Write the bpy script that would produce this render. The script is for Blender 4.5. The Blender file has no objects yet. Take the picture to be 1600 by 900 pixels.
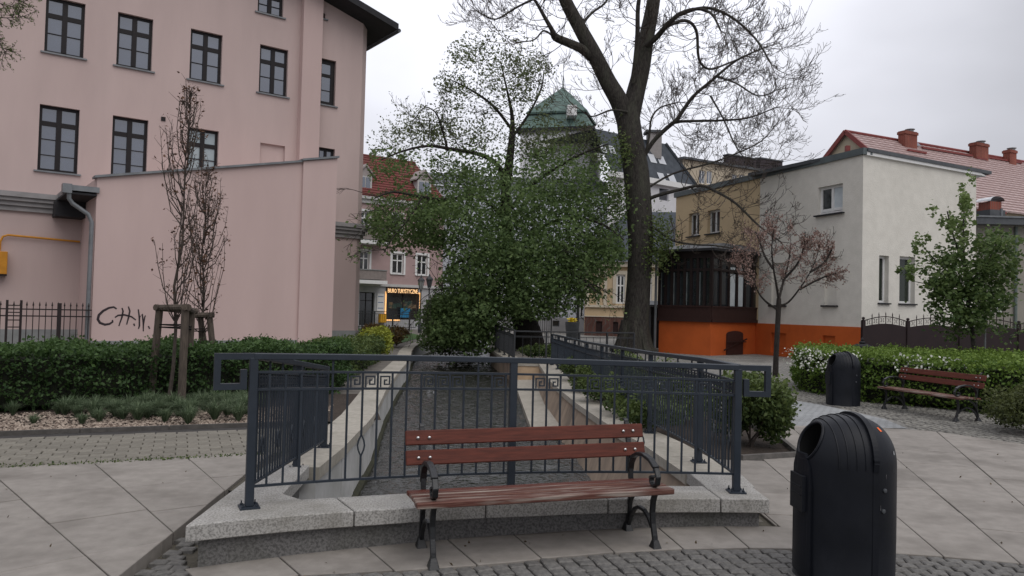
import bpy, bmesh, math, random
import numpy as np
from mathutils import Vector, Matrix
SC = bpy.context.scene
COL = SC.collection
R = random.Random(7)
NR = np.random.default_rng(11)
# ------------------------------------------------------------------ camera
F_PX, EYE, ROLL, PITCH = 1200.0, 1.65, .0245, math.atan(34/1200)
cam = bpy.data.cameras.new('camera'); cam_o = bpy.data.objects.new('camera', cam); COL.objects.link(cam_o)
cam.lens = 27; cam.sensor_width = 36; cam.clip_start = .05; cam.clip_end = 3000
cam_o.matrix_world = Matrix.Translation((0, 0, EYE)) @ Matrix.Rotation(math.pi/2 + PITCH, 4, 'X') @ Matrix.Rotation(ROLL, 4, 'Z')
SC.camera = cam_o
# ------------------------------------------------------------------ view, world, sun
SC.view_settings.view_transform = 'Standard'; SC.view_settings.look = 'None'
SC.view_settings.exposure = 0; SC.view_settings.gamma = 1; SC.view_settings.use_curve_mapping = False
SUN_EL, SUN_AZ = math.radians(56), math.radians(150)      # azimuth measured from +Y towards +X
W = bpy.data.worlds.new('World'); SC.world = W; W.use_nodes = True
nt = W.node_tree; nt.nodes.clear()
def wn(t, **k):
    n = nt.nodes.new(t)
    for a, b in k.items(): setattr(n, a, b)
    return n
sky = wn('ShaderNodeTexSky', sky_type='NISHITA', sun_disc=False, sun_elevation=SUN_EL, sun_rotation=SUN_AZ, air_density=1.0, dust_density=3.0)
bg1 = wn('ShaderNodeBackground'); bg1.inputs['Strength'].default_value = .06
nt.links.new(sky.outputs[0], bg1.inputs[0])
# overcast cloud layer: brighter towards the zenith, broad soft cloud structure
tc = wn('ShaderNodeTexCoord'); sp = wn('ShaderNodeSeparateXYZ'); nt.links.new(tc.outputs['Generated'], sp.inputs[0])
mr = wn('ShaderNodeMapRange'); mr.inputs['From Min'].default_value = 0; mr.inputs['From Max'].default_value = 1
mr.inputs['To Min'].default_value = .60; mr.inputs['To Max'].default_value = 1.04; nt.links.new(sp.outputs['Z'], mr.inputs[0])
mp = wn('ShaderNodeMapping'); mp.inputs['Scale'].default_value = (1, 1, 2.2); nt.links.new(tc.outputs['Generated'], mp.inputs[0])
no = wn('ShaderNodeTexNoise'); no.inputs['Scale'].default_value = 2.3; no.inputs['Detail'].default_value = 4; no.inputs['Roughness'].default_value = .5
nt.links.new(mp.outputs[0], no.inputs['Vector'])
mr2 = wn('ShaderNodeMapRange'); mr2.inputs['From Min'].default_value = .3; mr2.inputs['From Max'].default_value = .7
mr2.inputs['To Min'].default_value = .86; mr2.inputs['To Max'].default_value = 1.14; nt.links.new(no.outputs['Fac'], mr2.inputs[0])
# a thinner, brighter stretch of cloud over the far end of the canal
GL_EL, GL_AZ = math.radians(27), math.radians(4)
dt = wn('ShaderNodeVectorMath', operation='DOT_PRODUCT'); nrm = wn('ShaderNodeVectorMath', operation='NORMALIZE'); nt.links.new(tc.outputs['Generated'], nrm.inputs[0])
dt.inputs[1].default_value = (math.sin(GL_AZ)*math.cos(GL_EL), math.cos(GL_AZ)*math.cos(GL_EL), math.sin(GL_EL)); nt.links.new(nrm.outputs[0], dt.inputs[0])
mr3 = wn('ShaderNodeMapRange', interpolation_type='SMOOTHSTEP'); mr3.inputs['From Min'].default_value = .84; mr3.inputs['From Max'].default_value = 1
mr3.inputs['To Min'].default_value = 1.0; mr3.inputs['To Max'].default_value = 1.55; nt.links.new(dt.outputs['Value'], mr3.inputs[0])
m1 = wn('ShaderNodeMath', operation='MULTIPLY'); m2 = wn('ShaderNodeMath', operation='MULTIPLY')
nt.links.new(mr.outputs[0], m1.inputs[0]); nt.links.new(mr2.outputs[0], m1.inputs[1]); nt.links.new(m1.outputs[0], m2.inputs[0]); nt.links.new(mr3.outputs[0], m2.inputs[1])
bg2 = wn('ShaderNodeBackground'); bg2.inputs['Color'].default_value = (.91, .92, 1.0, 1); nt.links.new(m2.outputs[0], bg2.inputs['Strength'])
mx = wn('ShaderNodeMixShader'); mx.inputs[0].default_value = .93; nt.links.new(bg1.outputs[0], mx.inputs[1]); nt.links.new(bg2.outputs[0], mx.inputs[2])
out = wn('ShaderNodeOutputWorld'); nt.links.new(mx.outputs[0], out.inputs[0])
sl = bpy.data.lights.new('sun', 'SUN'); sl.energy = 1.3; sl.angle = math.radians(60); sl.color = (1, .96, .9)
so = bpy.data.objects.new('sun', sl); COL.objects.link(so)
so.rotation_euler = Vector((math.sin(SUN_AZ)*math.cos(SUN_EL), math.cos(SUN_AZ)*math.cos(SUN_EL), math.sin(SUN_EL))).to_track_quat('Z', 'Y').to_euler()
# ------------------------------------------------------------------ surveying: a sight line from the camera to a plane
def ray(px, py):
    u = px - 800; v = 450 - py; c, s = math.cos(ROLL), math.sin(ROLL)
    a = u*c - v*s; b = u*s + v*c; cp, sp_ = math.cos(PITCH), math.sin(PITCH)
    return (a, F_PX*cp - b*sp_, F_PX*sp_ + b*cp)
def G(px, py, z=0.0):                       # on the level z
    d = ray(px, py); t = (z - EYE)/d[2]; return Vector((d[0]*t, d[1]*t, z))
def D(px, py, y):                           # at the distance y
    d = ray(px, py); t = y/d[1]; return Vector((d[0]*t, y, EYE + d[2]*t))
class Facade:                               # a vertical plane: s along it, z up, o outwards
    def __init__(f, o, u):
        f.o = Vector((o[0], o[1])); f.u = Vector((u[0], u[1])).normalized(); f.n = Vector((f.u.y, -f.u.x))
    def pt(f, s, z, o=0.0):
        p = f.o + f.u*s + f.n*o; return (p.x, p.y, z)
    def px(f, x, y):
        d = ray(x, y); k = (f.o.x*f.n.x + f.o.y*f.n.y)/(d[0]*f.n.x + d[1]*f.n.y)
        return ((d[0]*k - f.o.x)*f.u.x + (d[1]*k - f.o.y)*f.u.y, EYE + d[2]*k)
# ------------------------------------------------------------------ materials
MATS = {}
def mat(name, col, col2=None, scale=6.0, rough=.8, bump=0.0, bscale=None, detail=5, spec=.3, metal=0.0, contrast=(.35, .65), rnd=0.0, coords='Object', stretch=None, col3=None, scale3=.6, amt3=.5, bdist=.01, ior=None, emit=None):
    if name in MATS: return MATS[name]
    m = bpy.data.materials.new(name); m.use_nodes = True; MATS[name] = m
    n = m.node_tree.nodes; l = m.node_tree.links; b = n['Principled BSDF']
    b.inputs['Roughness'].default_value = rough; b.inputs['Metallic'].default_value = metal
    b.inputs['Specular IOR Level'].default_value = spec
    if ior: b.inputs['IOR'].default_value = ior
    t = n.new('ShaderNodeTexCoord'); vec = t.outputs[coords]
    if stretch:
        q = n.new('ShaderNodeMapping'); q.inputs['Scale'].default_value = stretch; l.new(vec, q.inputs[0]); vec = q.outputs[0]
    x = n.new('ShaderNodeTexNoise'); x.inputs['Scale'].default_value = scale; x.inputs['Detail'].default_value = detail; x.inputs['Roughness'].default_value = .6
    l.new(vec, x.inputs['Vector'])
    r = n.new('ShaderNodeValToRGB'); r.color_ramp.elements[0].position = contrast[0]; r.color_ramp.elements[1].position = contrast[1]
    c2 = col2 or tuple(c*.85 for c in col)
    r.color_ramp.elements[0].color = (*c2, 1); r.color_ramp.elements[1].color = (*col, 1); l.new(x.outputs['Fac'], r.inputs[0])
    outc = r.outputs[0]
    if col3:
        x3 = n.new('ShaderNodeTexNoise'); x3.inputs['Scale'].default_value = scale3; x3.inputs['Detail'].default_value = 6; l.new(vec, x3.inputs['Vector'])
        rr = n.new('ShaderNodeMapRange'); rr.inputs['From Min'].default_value = .48; rr.inputs['From Max'].default_value = .72; rr.inputs['To Max'].default_value = amt3; l.new(x3.outputs['Fac'], rr.inputs[0])
        k = n.new('ShaderNodeMix'); k.data_type = 'RGBA'; k.inputs[7].default_value = (*col3, 1); l.new(rr.outputs[0], k.inputs[0]); l.new(outc, k.inputs[6]); outc = k.outputs[2]
    if rnd:
        oi = n.new('ShaderNodeObjectInfo'); rr = n.new('ShaderNodeMapRange'); rr.inputs['To Min'].default_value = 1-rnd; rr.inputs['To Max'].default_value = 1+rnd; l.new(oi.outputs['Random'], rr.inputs[0])
        k = n.new('ShaderNodeVectorMath'); k.operation = 'SCALE'; l.new(outc, k.inputs[0]); l.new(rr.outputs[0], k.inputs['Scale']); outc = k.outputs[0]
    l.new(outc, b.inputs['Base Color'])
    if bump:
        x2 = n.new('ShaderNodeTexNoise'); x2.inputs['Scale'].default_value = bscale or scale*4; x2.inputs['Detail'].default_value = 6; l.new(vec, x2.inputs['Vector'])
        u = n.new('ShaderNodeBump'); u.inputs['Strength'].default_value = bump; u.inputs['Distance'].default_value = bdist; l.new(x2.outputs['Fac'], u.inputs['Height']); l.new(u.outputs[0], b.inputs['Normal'])
    if emit:
        b.inputs['Emission Color'].default_value = (*emit[0], 1); b.inputs['Emission Strength'].default_value = emit[1]
    return m
def leafmat(name, dark, light, trans=.3, rough=.55):
    if name in MATS: return MATS[name]
    m = bpy.data.materials.new(name); m.use_nodes = True; MATS[name] = m
    n = m.node_tree.nodes; l = m.node_tree.links; b = n['Principled BSDF']; b.inputs['Roughness'].default_value = rough; b.inputs['Specular IOR Level'].default_value = .25
    a = n.new('ShaderNodeAttribute'); a.attribute_name = 'var'
    r = n.new('ShaderNodeValToRGB'); r.color_ramp.elements[0].color = (*dark, 1); r.color_ramp.elements[1].color = (*light, 1); l.new(a.outputs['Fac'], r.inputs[0])
    l.new(r.outputs[0], b.inputs['Base Color'])
    if trans:
        t = n.new('ShaderNodeBsdfTranslucent'); l.new(r.outputs[0], t.inputs[0]); x = n.new('ShaderNodeMixShader'); x.inputs[0].default_value = trans
        l.new(b.outputs[0], x.inputs[1]); l.new(t.outputs[0], x.inputs[2]); l.new(x.outputs[0], n['Material Output'].inputs[0])
    return m
# ------------------------------------------------------------------ objects
def tag(o, label=None, cat=None, group=None, kind=None):
    if label: o['label'] = label
    if cat: o['category'] = cat
    if group: o['group'] = group
    if kind: o['kind'] = kind
    return o
def thing(name, label, cat, loc=(0, 0, 0), group=None, rz=0):
    o = bpy.data.objects.new(name, None); o.empty_display_size = .2; COL.objects.link(o); o.location = loc; o.rotation_euler.z = rz
    return tag(o, label, cat, group)
def base_of(p):
    v = Vector((0, 0, 0))
    while p is not None: v = v + p.location; p = p.parent
    return v
def link(name, me, m, parent):
    o = bpy.data.objects.new(name, me); COL.objects.link(o)
    if m is not None:
        me.materials.clear(); me.materials.append(m)
    if parent is not None: o.parent = parent
    return o
def copy_tree(o, parent=None):
    c = o.copy(); COL.objects.link(c); c.parent = parent
    for ch in [x for x in o.children]: copy_tree(ch, c)
    return c
class MB:
    def __init__(s): s.v = []; s.f = []
    def poly(s, pts):
        k = len(s.v); s.v += [tuple(p) for p in pts]; s.f.append(tuple(range(k, k+len(pts)))); return s
    def hexa(s, a):                          # eight corners: bottom ring, top ring
        k = len(s.v); s.v += [tuple(p) for p in a]
        for q in ((3, 2, 1, 0), (4, 5, 6, 7), (0, 1, 5, 4), (1, 2, 6, 5), (2, 3, 7, 6), (3, 0, 4, 7)): s.f.append(tuple(k+i for i in q))
        return s
    def box(s, x0, x1, y0, y1, z0, z1):
        return s.hexa([(x0, y0, z0), (x1, y0, z0), (x1, y1, z0), (x0, y1, z0), (x0, y0, z1), (x1, y0, z1), (x1, y1, z1), (x0, y1, z1)])
    def fbox(s, f, s0, s1, z0, z1, o0, o1):  # box on a facade
        P = f.pt
        return s.hexa([P(s0, z0, o1), P(s1, z0, o1), P(s1, z0, o0), P(s0, z0, o0), P(s0, z1, o1), P(s1, z1, o1), P(s1, z1, o0), P(s0, z1, o0)])
    def prism(s, pts, z0, z1):
        n = len(pts); k = len(s.v); s.v += [(p[0], p[1], z0) for p in pts] + [(p[0], p[1], z1) for p in pts]
        s.f.append(tuple(range(k+n-1, k-1, -1))); s.f.append(tuple(range(k+n, k+2*n)))
        for i in range(n): j = (i+1) % n; s.f.append((k+i, k+j, k+n+j, k+n+i))
        return s
    def bar(s, p, q, w, h=None, up=(0, 0, 1)):
        p = Vector(p); q = Vector(q); h = h or w; d = (q-p).normalized(); u = Vector(up)
        if abs(d.dot(u)) > .98: u = Vector((1, 0, 0))
        a = d.cross(u).normalized()*(w/2); b = a.cross(d).normalized()*(h/2)
        return s.hexa([p-a-b, p+a-b, q+a-b, q-a-b, p-a+b, p+a+b, q+a+b, q-a+b])
    def path(s, pts, w, h=None, side=None):  # rectangular bar along a bent line, mitred; 'side' is the direction of w
        pts = [Vector(p) for p in pts]; h = h or w; n = len(pts); k = len(s.v)
        for i, p in enumerate(pts):
            d0 = (p-pts[i-1]).normalized() if i else (pts[1]-p).normalized()
            d1 = (pts[i+1]-p).normalized() if i < n-1 else d0
            d = (d0+d1).normalized(); a = (Vector(side) if side else d.cross(Vector((0, 0, 1)))).normalized()
            b = a.cross(d).normalized(); sc = 1/max(.5, d.dot(d0))
            a2 = a*(w/2); b2 = b*(h/2)*sc
            if side is None: a2 = a*(w/2)*sc; b2 = b*(h/2)
            s.v += [tuple(p-a2-b2), tuple(p+a2-b2), tuple(p+a2+b2), tuple(p-a2+b2)]
            if i:
                o = k+4*i
                for j in range(4): s.f.append((o-4+j, o-4+(j+1) % 4, o+(j+1) % 4, o+j))
        s.f.append((k, k+3, k+2, k+1)) if False else s.f.append((k+3, k+2, k+1, k)); o = k+4*(n-1); s.f.append((o, o+1, o+2, o+3))
        return s
    def tube(s, pts, rad, n=6, cap=True):
        pts = [Vector(p) for p in pts]; k = len(s.v); m = len(pts)
        if not hasattr(rad, '__len__'): rad = [rad]*m
        a = None
        for i, p in enumerate(pts):
            d = (pts[min(i+1, m-1)] - pts[max(i-1, 0)]).normalized()
            if a is None: a = d.orthogonal().normalized()
            a = (a - d*a.dot(d)).normalized(); b = d.cross(a)
            for j in range(n):
                t = 2*math.pi*j/n; s.v.append(tuple(p + (a*math.cos(t)+b*math.sin(t))*rad[i]))
            if i:
                o = k+n*i
                for j in range(n): s.f.append((o-n+j, o-n+(j+1) % n, o+(j+1) % n, o+j))
        if cap: s.f.append(tuple(k+n-1-j for j in range(n))); s.f.append(tuple(k+n*(m-1)+j for j in range(n)))
        return s
    def lathe(s, prof, c=(0, 0, 0), n=24, cap=True):
        k = len(s.v); m = len(prof)
        for r, z in prof:
            for j in range(n):
                t = 2*math.pi*j/n; s.v.append((c[0]+r*math.cos(t), c[1]+r*math.sin(t), c[2]+z))
        for i in range(1, m):
            o = k+n*i
            for j in range(n): s.f.append((o-n+j, o-n+(j+1) % n, o+(j+1) % n, o+j))
        if cap: s.f.append(tuple(k+n-1-j for j in range(n))); s.f.append(tuple(k+n*(m-1)+j for j in range(n)))
        return s
    def build(s, name, m, parent=None, smooth=False, bevel=0.0, local=False):
        me = bpy.data.meshes.new(name); off = Vector((0, 0, 0)) if (parent is None or local) else base_of(parent)
        me.from_pydata([(a-off.x, b-off.y, c-off.z) for a, b, c in s.v], [], s.f); me.validate()
        if bevel:
            bm = bmesh.new(); bm.from_mesh(me); bmesh.ops.remove_doubles(bm, verts=bm.verts, dist=1e-5)
            es = [e for e in bm.edges if len(e.link_faces) == 2 and e.calc_face_angle(0) > .6]
            bmesh.ops.bevel(bm, geom=es, offset=bevel, segments=1, affect='EDGES', clamp_overlap=True); bm.to_mesh(me); bm.free()
        if smooth:
            me.polygons.foreach_set('use_smooth', [True]*len(me.polygons))
            try: me.set_sharp_from_angle(angle=math.radians(40))
            except Exception: pass
        return link(name, me, m, parent)
def leaves(name, C, size, m, parent=None, aspect=.6, up=.3, jit=.35, axis=None, fold=.25, local=False, var=None, hang=0.0):
    """many small leaf blades: two triangles each, folded along the midrib"""
    C = np.asarray(C, float); N = len(C)
    if parent is not None and not local: C = C - np.array(base_of(parent))
    d = NR.normal(size=(N, 3))
    if hang: d[:, 2] = d[:, 2]*.5 - hang
    if axis is not None: d = d*.45 + axis
    d /= np.linalg.norm(d, axis=1)[:, None]
    w = NR.normal(size=(N, 3)); w[:, 2] *= (1-up); w -= d*(w*d).sum(1)[:, None]; w /= np.linalg.norm(w, axis=1)[:, None]+1e-9
    nn = np.cross(d, w); s = size*(1+jit*NR.uniform(-1, 1, N))[:, None]
    V = np.empty((N, 4, 3)); V[:, 0] = C - d*s*.5; V[:, 1] = C + w*s*aspect*.5 + nn*s*fold*.4; V[:, 2] = C + d*s*.5; V[:, 3] = C - w*s*aspect*.5 + nn*s*fold*.4
    me = bpy.data.meshes.new(name); me.vertices.add(4*N); me.vertices.foreach_set('co', V.reshape(-1))
    I = np.arange(N)*4; L = np.stack([I, I+1, I+2, I, I+2, I+3], 1).reshape(-1)
    me.loops.add(6*N); me.loops.foreach_set('vertex_index', L.astype(np.int32)); me.polygons.add(2*N)
    me.polygons.foreach_set('loop_start', (np.arange(2*N)*3).astype(np.int32)); me.update(calc_edges=True)
    at = me.attributes.new('var', 'FLOAT', 'FACE'); vv = NR.uniform(0, 1, N) if var is None else np.clip(var, 0, 1)
    at.data.foreach_set('value', np.repeat(vv, 2).astype(np.float32))
    return link(name, me, m, parent)
def clip(poly, a, b):                       # keep what lies to the left of the line a->b
    res = []; n = len(poly)
    f = lambda p: (b[0]-a[0])*(p[1]-a[1]) - (b[1]-a[1])*(p[0]-a[0])
    for i in range(n):
        p, q = poly[i], poly[(i+1) % n]; fp, fq = f(p), f(q)
        if fp >= 0: res.append(p)
        if fp*fq < 0: t = fp/(fp-fq); res.append((p[0]+(q[0]-p[0])*t, p[1]+(q[1]-p[1])*t))
    return res
def area(p): return .5*abs(sum(p[i][0]*p[(i+1) % len(p)][1] - p[(i+1) % len(p)][0]*p[i][1] for i in range(len(p))))
def inside(p, poly):
    c = False; n = len(poly)
    for i in range(n):
        a, b = poly[i], poly[i-1]
        if (a[1] > p[1]) != (b[1] > p[1]) and p[0] < (b[0]-a[0])*(p[1]-a[1])/(b[1]-a[1])+a[0]: c = not c
    return c
def inset(poly, d):                         # shrink a convex polygon (counter-clockwise) for the joint
    res = poly; n = len(poly)
    if sum(poly[i][0]*poly[(i+1) % n][1]-poly[(i+1) % n][0]*poly[i][1] for i in range(n)) < 0: poly = poly[::-1]; res = poly
    for i in range(n):
        a, b = poly[i], poly[(i+1) % n]; L = math.hypot(b[0]-a[0], b[1]-a[1])
        if L < 1e-6: continue
        nx, ny = -(b[1]-a[1])/L*d, (b[0]-a[0])/L*d; res = clip(res, (a[0]+nx, a[1]+ny), (b[0]+nx, b[1]+ny))
        if len(res) < 3: return []
    return res
def lerp(a, b, t): return a+(b-a)*t
def interp(x, tab):
    for i in range(len(tab)-1):
        if x <= tab[i+1][0]: t = (x-tab[i][0])/(tab[i+1][0]-tab[i][0]); return lerp(tab[i][1], tab[i+1][1], t)
    return tab[-1][1]
# ------------------------------------------------------------------ palette
M_ground = mat('ground_dirt', (.17, .155, .135), (.11, .10, .09), 3, .95, .4)
M_slab = mat('slab_concrete', (.27, .248, .224), (.222, .203, .183), 9, .85, .25, 160, rnd=.07, col3=(.12, .108, .094), scale3=1.6, amt3=.65, coords='Object')
M_joint = mat('joint_sand', (.10, .09, .07), (.065, .058, .046), 20, .95, .4)
M_sett = mat('sett_stone', (.165, .158, .148), (.095, .092, .088), 30, .85, .4, 60, rnd=.12)
M_paver = mat('paver_concrete', (.20, .186, .158), (.15, .138, .115), 22, .9, .35, 140, rnd=.12)
M_granite = mat('granite_coping', (.40, .388, .365), (.20, .193, .182), 75, .75, .2, 120, detail=2, contrast=(.36, .58), col3=(.16, .15, .125), scale3=2.4, amt3=.6)
M_granite_d = mat('granite_base', (.17, .165, .16), (.085, .082, .08), 60, .85, .3, 120, detail=2, contrast=(.36, .6), col3=(.07, .07, .055), scale3=1.5, amt3=.6)
M_concrete_w = mat('canal_pale_concrete', (.50, .50, .49), (.40, .40, .39), 5, .85, .2, col3=(.2, .2, .17), scale3=1.2, amt3=.5)
M_coping = mat('coping_stone', (.40, .37, .32), (.30, .28, .24), 14, .85, .3, 90, rnd=.06, col3=(.2, .19, .15), scale3=1.4, amt3=.5)
M_tanwall = mat('canal_tan_concrete', (.32, .25, .19), (.23, .18, .14), 3, .85, .25, col3=(.10, .085, .07), scale3=.9, amt3=.7, stretch=(1.5, 1.5, .6))
M_tan2 = mat('canal_sand_concrete', (.52, .38, .25), (.42, .30, .2), 4, .85, .2, col3=(.2, .17, .13), scale3=.8, amt3=.4)
M_iron = mat('slate_grey_painted_steel', (.022, .030, .042), (.017, .024, .034), 8, .48, .06, 60, spec=.4)
M_iron2 = mat('dark_painted_steel', (.022, .024, .028), (.016, .018, .02), 8, .5, .08, 60, spec=.5)
M_cast = mat('black_cast_iron', (.012, .013, .015), (.008, .009, .010), 30, .38, .25, 90, spec=.5)
M_wood = mat('red_brown_stained_wood', (.125, .033, .021), (.075, .020, .013), 5, .6, .2, 26, stretch=(1.2, 14, 14), spec=.25, col3=(.05, .02, .016), scale3=2.0, amt3=.4)
M_woodworn = mat('worn_stained_wood', (.135, .062, .046), (.085, .027, .019), 5, .6, .5, 30, stretch=(1.0, 12, 12), contrast=(.42, .60), col3=(.34, .30, .26), scale3=2.6, amt3=.9)
M_chrome = mat('bolt_steel', (.6, .6, .6), (.5, .5, .5), 10, .3, 0, metal=1)
M_bin = mat('black_plastic', (.0085, .010, .0145), (.0065, .0078, .011), 4, .46, .10, 220, spec=.22, col3=(.024, .026, .03), scale3=9, amt3=.12)
M_black = mat('black_void', (.004, .004, .004), (.003, .003, .003), 4, .9)
M_pink = mat('pink_render', (.53, .415, .392), (.48, .375, .355), .55, .92, .35, 140, detail=8, rnd=0, stretch=(1.6, 1.6, .35), col3=(.45, .345, .325), scale3=.3, amt3=.5)
M_pink2 = mat('pink_smooth_render', (.55, .42, .396), (.51, .385, .364), .5, .92, .25, 140, detail=8, stretch=(1.6, 1.6, .35), col3=(.47, .36, .335), scale3=.35, amt3=.4)
M_plinth = mat('grey_plinth', (.28, .29, .29), (.22, .23, .23), 3, .9, .2)
M_frame = mat('black_brown_frame', (.013, .010, .011), (.010, .008, .009), 6, .55, .05, spec=.3)
M_glass = mat('window_glass', (.058, .075, .115), (.040, .054, .088), .9, .05, 0, spec=.5, ior=2.5)  # blue of the reflected sky is put into the base colour
M_glass2 = mat('dim_glass', (.03, .035, .04), (.012, .014, .016), .8, .08, 0, spec=.5, ior=1.7)
M_white = mat('white_frame', (.72, .72, .71), (.66, .66, .65), 6, .5, .05)
M_curtain = mat('pale_curtain', (.55, .60, .62), (.45, .5, .53), 3, .8, 0)
M_zinc = mat('zinc_sheet', (.20, .21, .22), (.14, .15, .16), 3, .45, .1, spec=.5, metal=.3)
M_zincd = mat('dark_sheet', (.075, .082, .09), (.05, .055, .062), 3, .55, .1, spec=.5)
M_soffit = mat('dark_soffit', (.03, .03, .033), (.022, .022, .025), 5, .8, .2)
M_rust = mat('yellow_gas_paint', (.55, .24, .02), (.45, .19, .015), 6, .5, .1)
M_spray = mat('black_spray_paint', (.035, .025, .03), (.025, .018, .02), 20, .6)
M_bark = mat('grey_bark', (.066, .059, .052), (.024, .021, .019), 7, .95, .9, 16, bdist=.05, stretch=(3, 3, .8), col3=(.10, .11, .075), scale3=1.2, amt3=.35)
M_barkd = mat('dark_bark', (.040, .034, .030), (.02, .017, .015), 7, .95, .8, 16, bdist=.04, stretch=(3, 3, .8))
M_twig = mat('twig_bark', (.075, .060, .050), (.045, .036, .031), 12, .9)
M_stake = mat('stake_timber', (.11, .088, .07), (.06, .048, .040), 6, .9, .5, 24, stretch=(6, 6, 1))
M_soil = mat('soil', (.06, .045, .036), (.032, .025, .02), 14, 1, .8, 40, bdist=.03)
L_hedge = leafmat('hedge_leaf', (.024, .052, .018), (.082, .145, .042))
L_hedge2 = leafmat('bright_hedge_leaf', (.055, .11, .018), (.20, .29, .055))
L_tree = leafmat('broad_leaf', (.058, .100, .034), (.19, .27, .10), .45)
L_tree2 = leafmat('young_leaf', (.06, .10, .03), (.17, .21, .075), .4)
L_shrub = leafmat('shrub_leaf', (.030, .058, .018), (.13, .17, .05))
L_yellow = leafmat('yellow_leaf', (.16, .20, .03), (.33, .35, .05))
L_brown = leafmat('brown_leaf', (.06, .04, .018), (.16, .10, .035))
L_dry = leafmat('dry_leaf', (.05, .028, .018), (.16, .085, .05), .2)
L_blossom = leafmat('faded_blossom', (.17, .10, .08), (.42, .30, .26), .3)
L_white = leafmat('white_blossom', (.5, .53, .45), (.78, .78, .72), .3)
L_grass = leafmat('blue_grass', (.055, .090, .045), (.20, .255, .15), .35)
L_lawn = leafmat('lawn_blade', (.03, .08, .018), (.07, .14, .03), .3)
# ================================================================== GROUND AND CANAL
# canal sides (coping inner edge) from the plaza northwards
CL = [(-1.62, 5.5), (-1.72, 8), (-1.95, 11), (-2.38, 14.6), (-2.8, 19), (-3.2, 24.3), (-3.75, 29), (-4.1, 33), (-4.0, 39), (-3.4, 46)]
CR = [(1.66, 5.5), (1.54, 8.8), (1.36, 11), (1.2, 13.3), (.98, 17.7), (.92, 23.9), (.1, 24.0), (-.25, 27), (-.75, 31), (-1.0, 37), (-.9, 46)]
def zc(y): return interp(y, [(0, .25), (6, .25), (8.8, .175), (10, .125), (13, .07), (16, .03), (20, .012), (100, .012)])
WATER = -.64
g = MB()
def sag(x): return interp(x, [(-3, -.066), (-1.9, -.066), (-1.2, -.052), (.5, -.018), (1.9, 0)])    # the plaza dips towards the hedge side
g.poly([(-700, -60, 0), (0, -60, 0), (0, 0, 0), (-2.5, 0, 0), (-2.5, 6.8, 0), (-1.9, 6.8, 0)] + [(x, y, 0) for x, y in CL[1:]] + [(-2.2, 46, 0), (-2.2, 1400, 0), (-700, 1400, 0)])
g.poly([(0, -60, 0), (700, -60, 0), (700, 1400, 0), (-2.2, 1400, 0), (-2.2, 46, 0)] + [(x, y, 0) for x, y in CR[:0:-1]] + [(1.64, 6.9, 0), (1.95, 6.9, 0), (1.95, 0, 0), (0, 0, 0)])
tag(g.build('ground', M_ground), kind='structure')
from mathutils import noise as NZ
w = MB(); nx, ny = 80, 420
pts = []
for j in range(ny+1):
    y = 5.4 + 41*(j/ny)**1.25; xl = interp(y, [(b, a) for a, b in CL])-.3; xr = 2.0
    for i in range(nx+1):
        x = lerp(xl, xr, i/nx)
        h = .032*NZ.noise((x*1.5, y*2.6, 0)) + .030*NZ.noise((x*3.4, y*7.0, 3)) + .016*NZ.noise((x*7, y*14, 7))
        w.v.append((x, y, WATER+h))
for j in range(ny):
    for i in range(nx): a = j*(nx+1)+i; w.f.append((a, a+1, a+nx+2, a+nx+1))
mw = mat('stream_water', (.020, .019, .016), (.010, .0095, .008), 1.2, .05, .8, 9.0, spec=.5, bdist=.08, ior=1.75, stretch=(1.0, 2.0, 1))
tag(w.build('stream_water', mw, smooth=True), kind='structure')
b = MB(); b.poly([(-6, 5, -1.15), (3, 5, -1.15), (3, 47, -1.15), (-6, 47, -1.15)]); tag(b.build('stream_bed', mat('stream_bed_mud', (.05, .045, .035))), kind='structure')
# --- pale retaining wall on the hedge side: panels, coping stones
wl = thing('retaining_wall', 'pale concrete panel canal wall with long coping, beside the hedge', 'wall', (-1.72, 8, 0))
def resample(P, step):
    out = [P[0]]; acc = 0
    for i in range(len(P)-1):
        a = Vector(P[i]); c = Vector(P[i+1]); L = (c-a).length; n = max(1, round(L/step))
        for k in range(1, n+1): q = a.lerp(c, k/n); out.append((q.x, q.y))
    return out
def perp(P, i):
    a = Vector(P[max(i-1, 0)]); c = Vector(P[min(i+1, len(P)-1)]); d = (c-a).normalized(); return Vector((d.y, -d.x))   # to the right of travel
PL = resample([(-1.68, 6.76)]+CL[1:], 1.15)
for i in range(len(PL)-1):
    n0, n1 = perp(PL, i), perp(PL, i+1); a, c = Vector(PL[i]), Vector(PL[i+1]); d = (c-a).normalized()*.006
    za, zb = zc(a.y), zc(c.y); wd = .43
    a1, c1 = a+d, c-d
    m = MB(); m.hexa([(*(a1+n0*.03), za-.11), (*(c1+n1*.03), zb-.11), (*(c1-n1*wd), zb-.11), (*(a1-n0*wd), za-.11), (*(a1+n0*.03), za), (*(c1+n1*.03), zb), (*(c1-n1*wd), zb), (*(a1-n0*wd), za)])
    m.build('coping_stone', M_coping, wl)
    j = R.uniform(-.006, .006)
    m = MB(); m.hexa([(*(a1-n0*(.0+j)), -1.1), (*(c1-n1*j), -1.1), (*(c1-n1*.2), -1.1), (*(a1-n0*.2), -1.1), (*(a1-n0*(.0+j)), za-.114), (*(c1-n1*j), zb-.114), (*(c1-n1*.2), zb-.114), (*(a1-n0*.2), za-.114)])
    m.build('panel', M_concrete_w, wl)
m = MB()
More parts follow.
